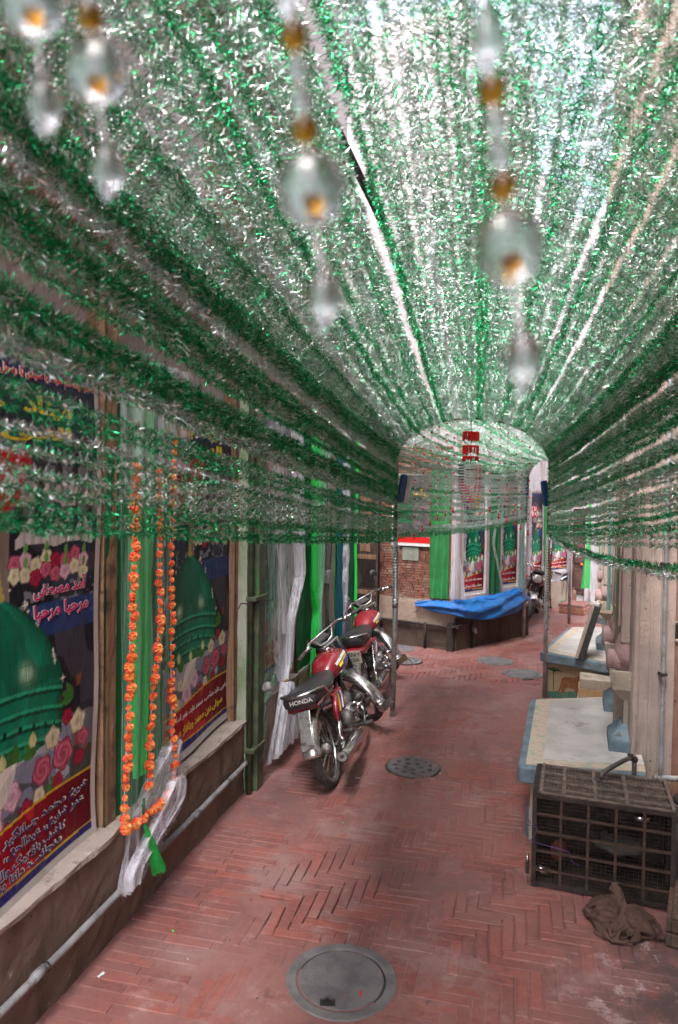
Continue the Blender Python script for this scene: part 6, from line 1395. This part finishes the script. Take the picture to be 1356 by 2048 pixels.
for k in range(6):
    a_ = k * 1.05; b.tube([(.01 + .022 * math.cos(a_), -.005 + .02 * math.sin(a_), .04), (.0 + .024 * math.cos(a_ + .5), .01 + .02 * math.sin(a_ + .5), .085), (-.012 + .017 * math.cos(a_ + 1), .03 + .012 * math.sin(a_ + 1), .13), (-.024 + .016 * math.cos(a_ + 1.5), .035 + .009 * math.sin(a_ + 1.5), .155), (-.03 + .010 * math.cos(a_), .036, .172 + .010 * math.cos(k * 2))], [.013, .014, .012, .011, .007], 7)
for k in range(7):
    a_ = -1.3 + k * .42; b.tube([(.045 * math.cos(a_), -.03 + .03 * math.sin(a_), .03), (.040 * math.cos(a_), -.012 + .02 * math.sin(a_), .072 + .006 * math.cos(a_)), (.02 * math.cos(a_), .012, .095)], [.010, .012, .008], 7)
def tubes(): pass
me = b.mesh('bundle', MT['brown_cloth'], True); o = link('cloth_bundle', me); o.location = bc + Vector((0, .02, 0)); o.rotation_euler.z = CXF; o.scale = (1.05, 1.05, 1.05)
rm = o.modifiers.new('r', 'REMESH'); rm.mode = 'VOXEL'; rm.voxel_size = .0034; rm.use_smooth_shade = True
dg = bpy.context.evaluated_depsgraph_get(); dg.update(); m2 = bpy.data.meshes.new_from_object(o.evaluated_get(dg)); o.modifiers.clear(); o.data = m2
n = len(m2.vertices); co = np.zeros(n * 3); m2.vertices.foreach_get('co', co); co = co.reshape(-1, 3); no = np.array([v.normal[:] for v in m2.vertices])
for i in range(n):
    x, y, z = co[i]; kx, ky, kz = x - .015, y + .005, z - .06; a = math.atan2(ky, kx); rr_ = math.hypot(kx, ky) + .5 * abs(kz)
    fold = (abs(nz(x + 5, y, z, 34)) - .2) * .008 + nz(x, y, z, 16) * .006
    co[i] += no[i] * fold
co[:, 2] = np.maximum(co[:, 2], -.001); m2.vertices.foreach_set('co', co.ravel()); m2.update(); m2.materials.clear(); m2.materials.append(MT['brown_cloth'])
m2.polygons.foreach_set('use_smooth', [True] * len(m2.polygons)); tag(o, 'knotted bundle of crumpled brown cloth lying in front of the cage', 'cloth bundle')
# litter on the ground
for k, (px, py, m_, lb) in enumerate(((715, 1558, 'white', 'white paper scrap on the bricks beside the motorcycle wheel'), (202, 1953, 'white', 'white plastic scrap at the foot of the left wall'), (346, 1865, 'gtulle', 'green foil flake on the bricks left of centre'),
        (1008, 1762, 'foil_green', 'tiny green foil flake left of the cage'), (513, 2000, 'iron', 'dark flat pebble near the bottom of the lane'), (880, 1549, 'white', 'pale scrap at the rim of the drain grate'))):
    p_ = gp(px, py); s = .014 if k in (0, 1) else .007; rg = random.Random(k)
    o = MB().grid(lambda i, j: ((i - .5) * s * 2.4, (j - .5) * s, .006 + .004 * rg.random()), 5, 3).build('litter_scrap' if k != 4 else 'pebble', MT[m_]); o.location = p_; o.rotation_euler.z = k; tag(o, lb, 'litter' if k != 4 else 'pebble')
# loose foil flecks
b = MB(); rg = random.Random(11)
for k in range(40):
    p_ = LW.w(rg.uniform(.05, 1.9), rg.uniform(2.4, 7)); s = rg.uniform(.0012, .0028)
    if RW.loc(p_)[0] < .7: continue
    b.box(-s * 2, s * 2, -s * .6, s * .6, -.0003, .0003, k % 2, Matrix.Translation((p_.x, p_.y, .0055)) @ Matrix.Rotation(rg.uniform(0, 6), 4, 'Z') @ Matrix.Rotation(rg.gauss(0, .5), 4, 'X'))
tag(b.build('foil_flecks', [MT['foil_green'], MT['foil_silver']]), 'tiny green and silver foil flecks scattered over the bricks', 'litter', kind='stuff')
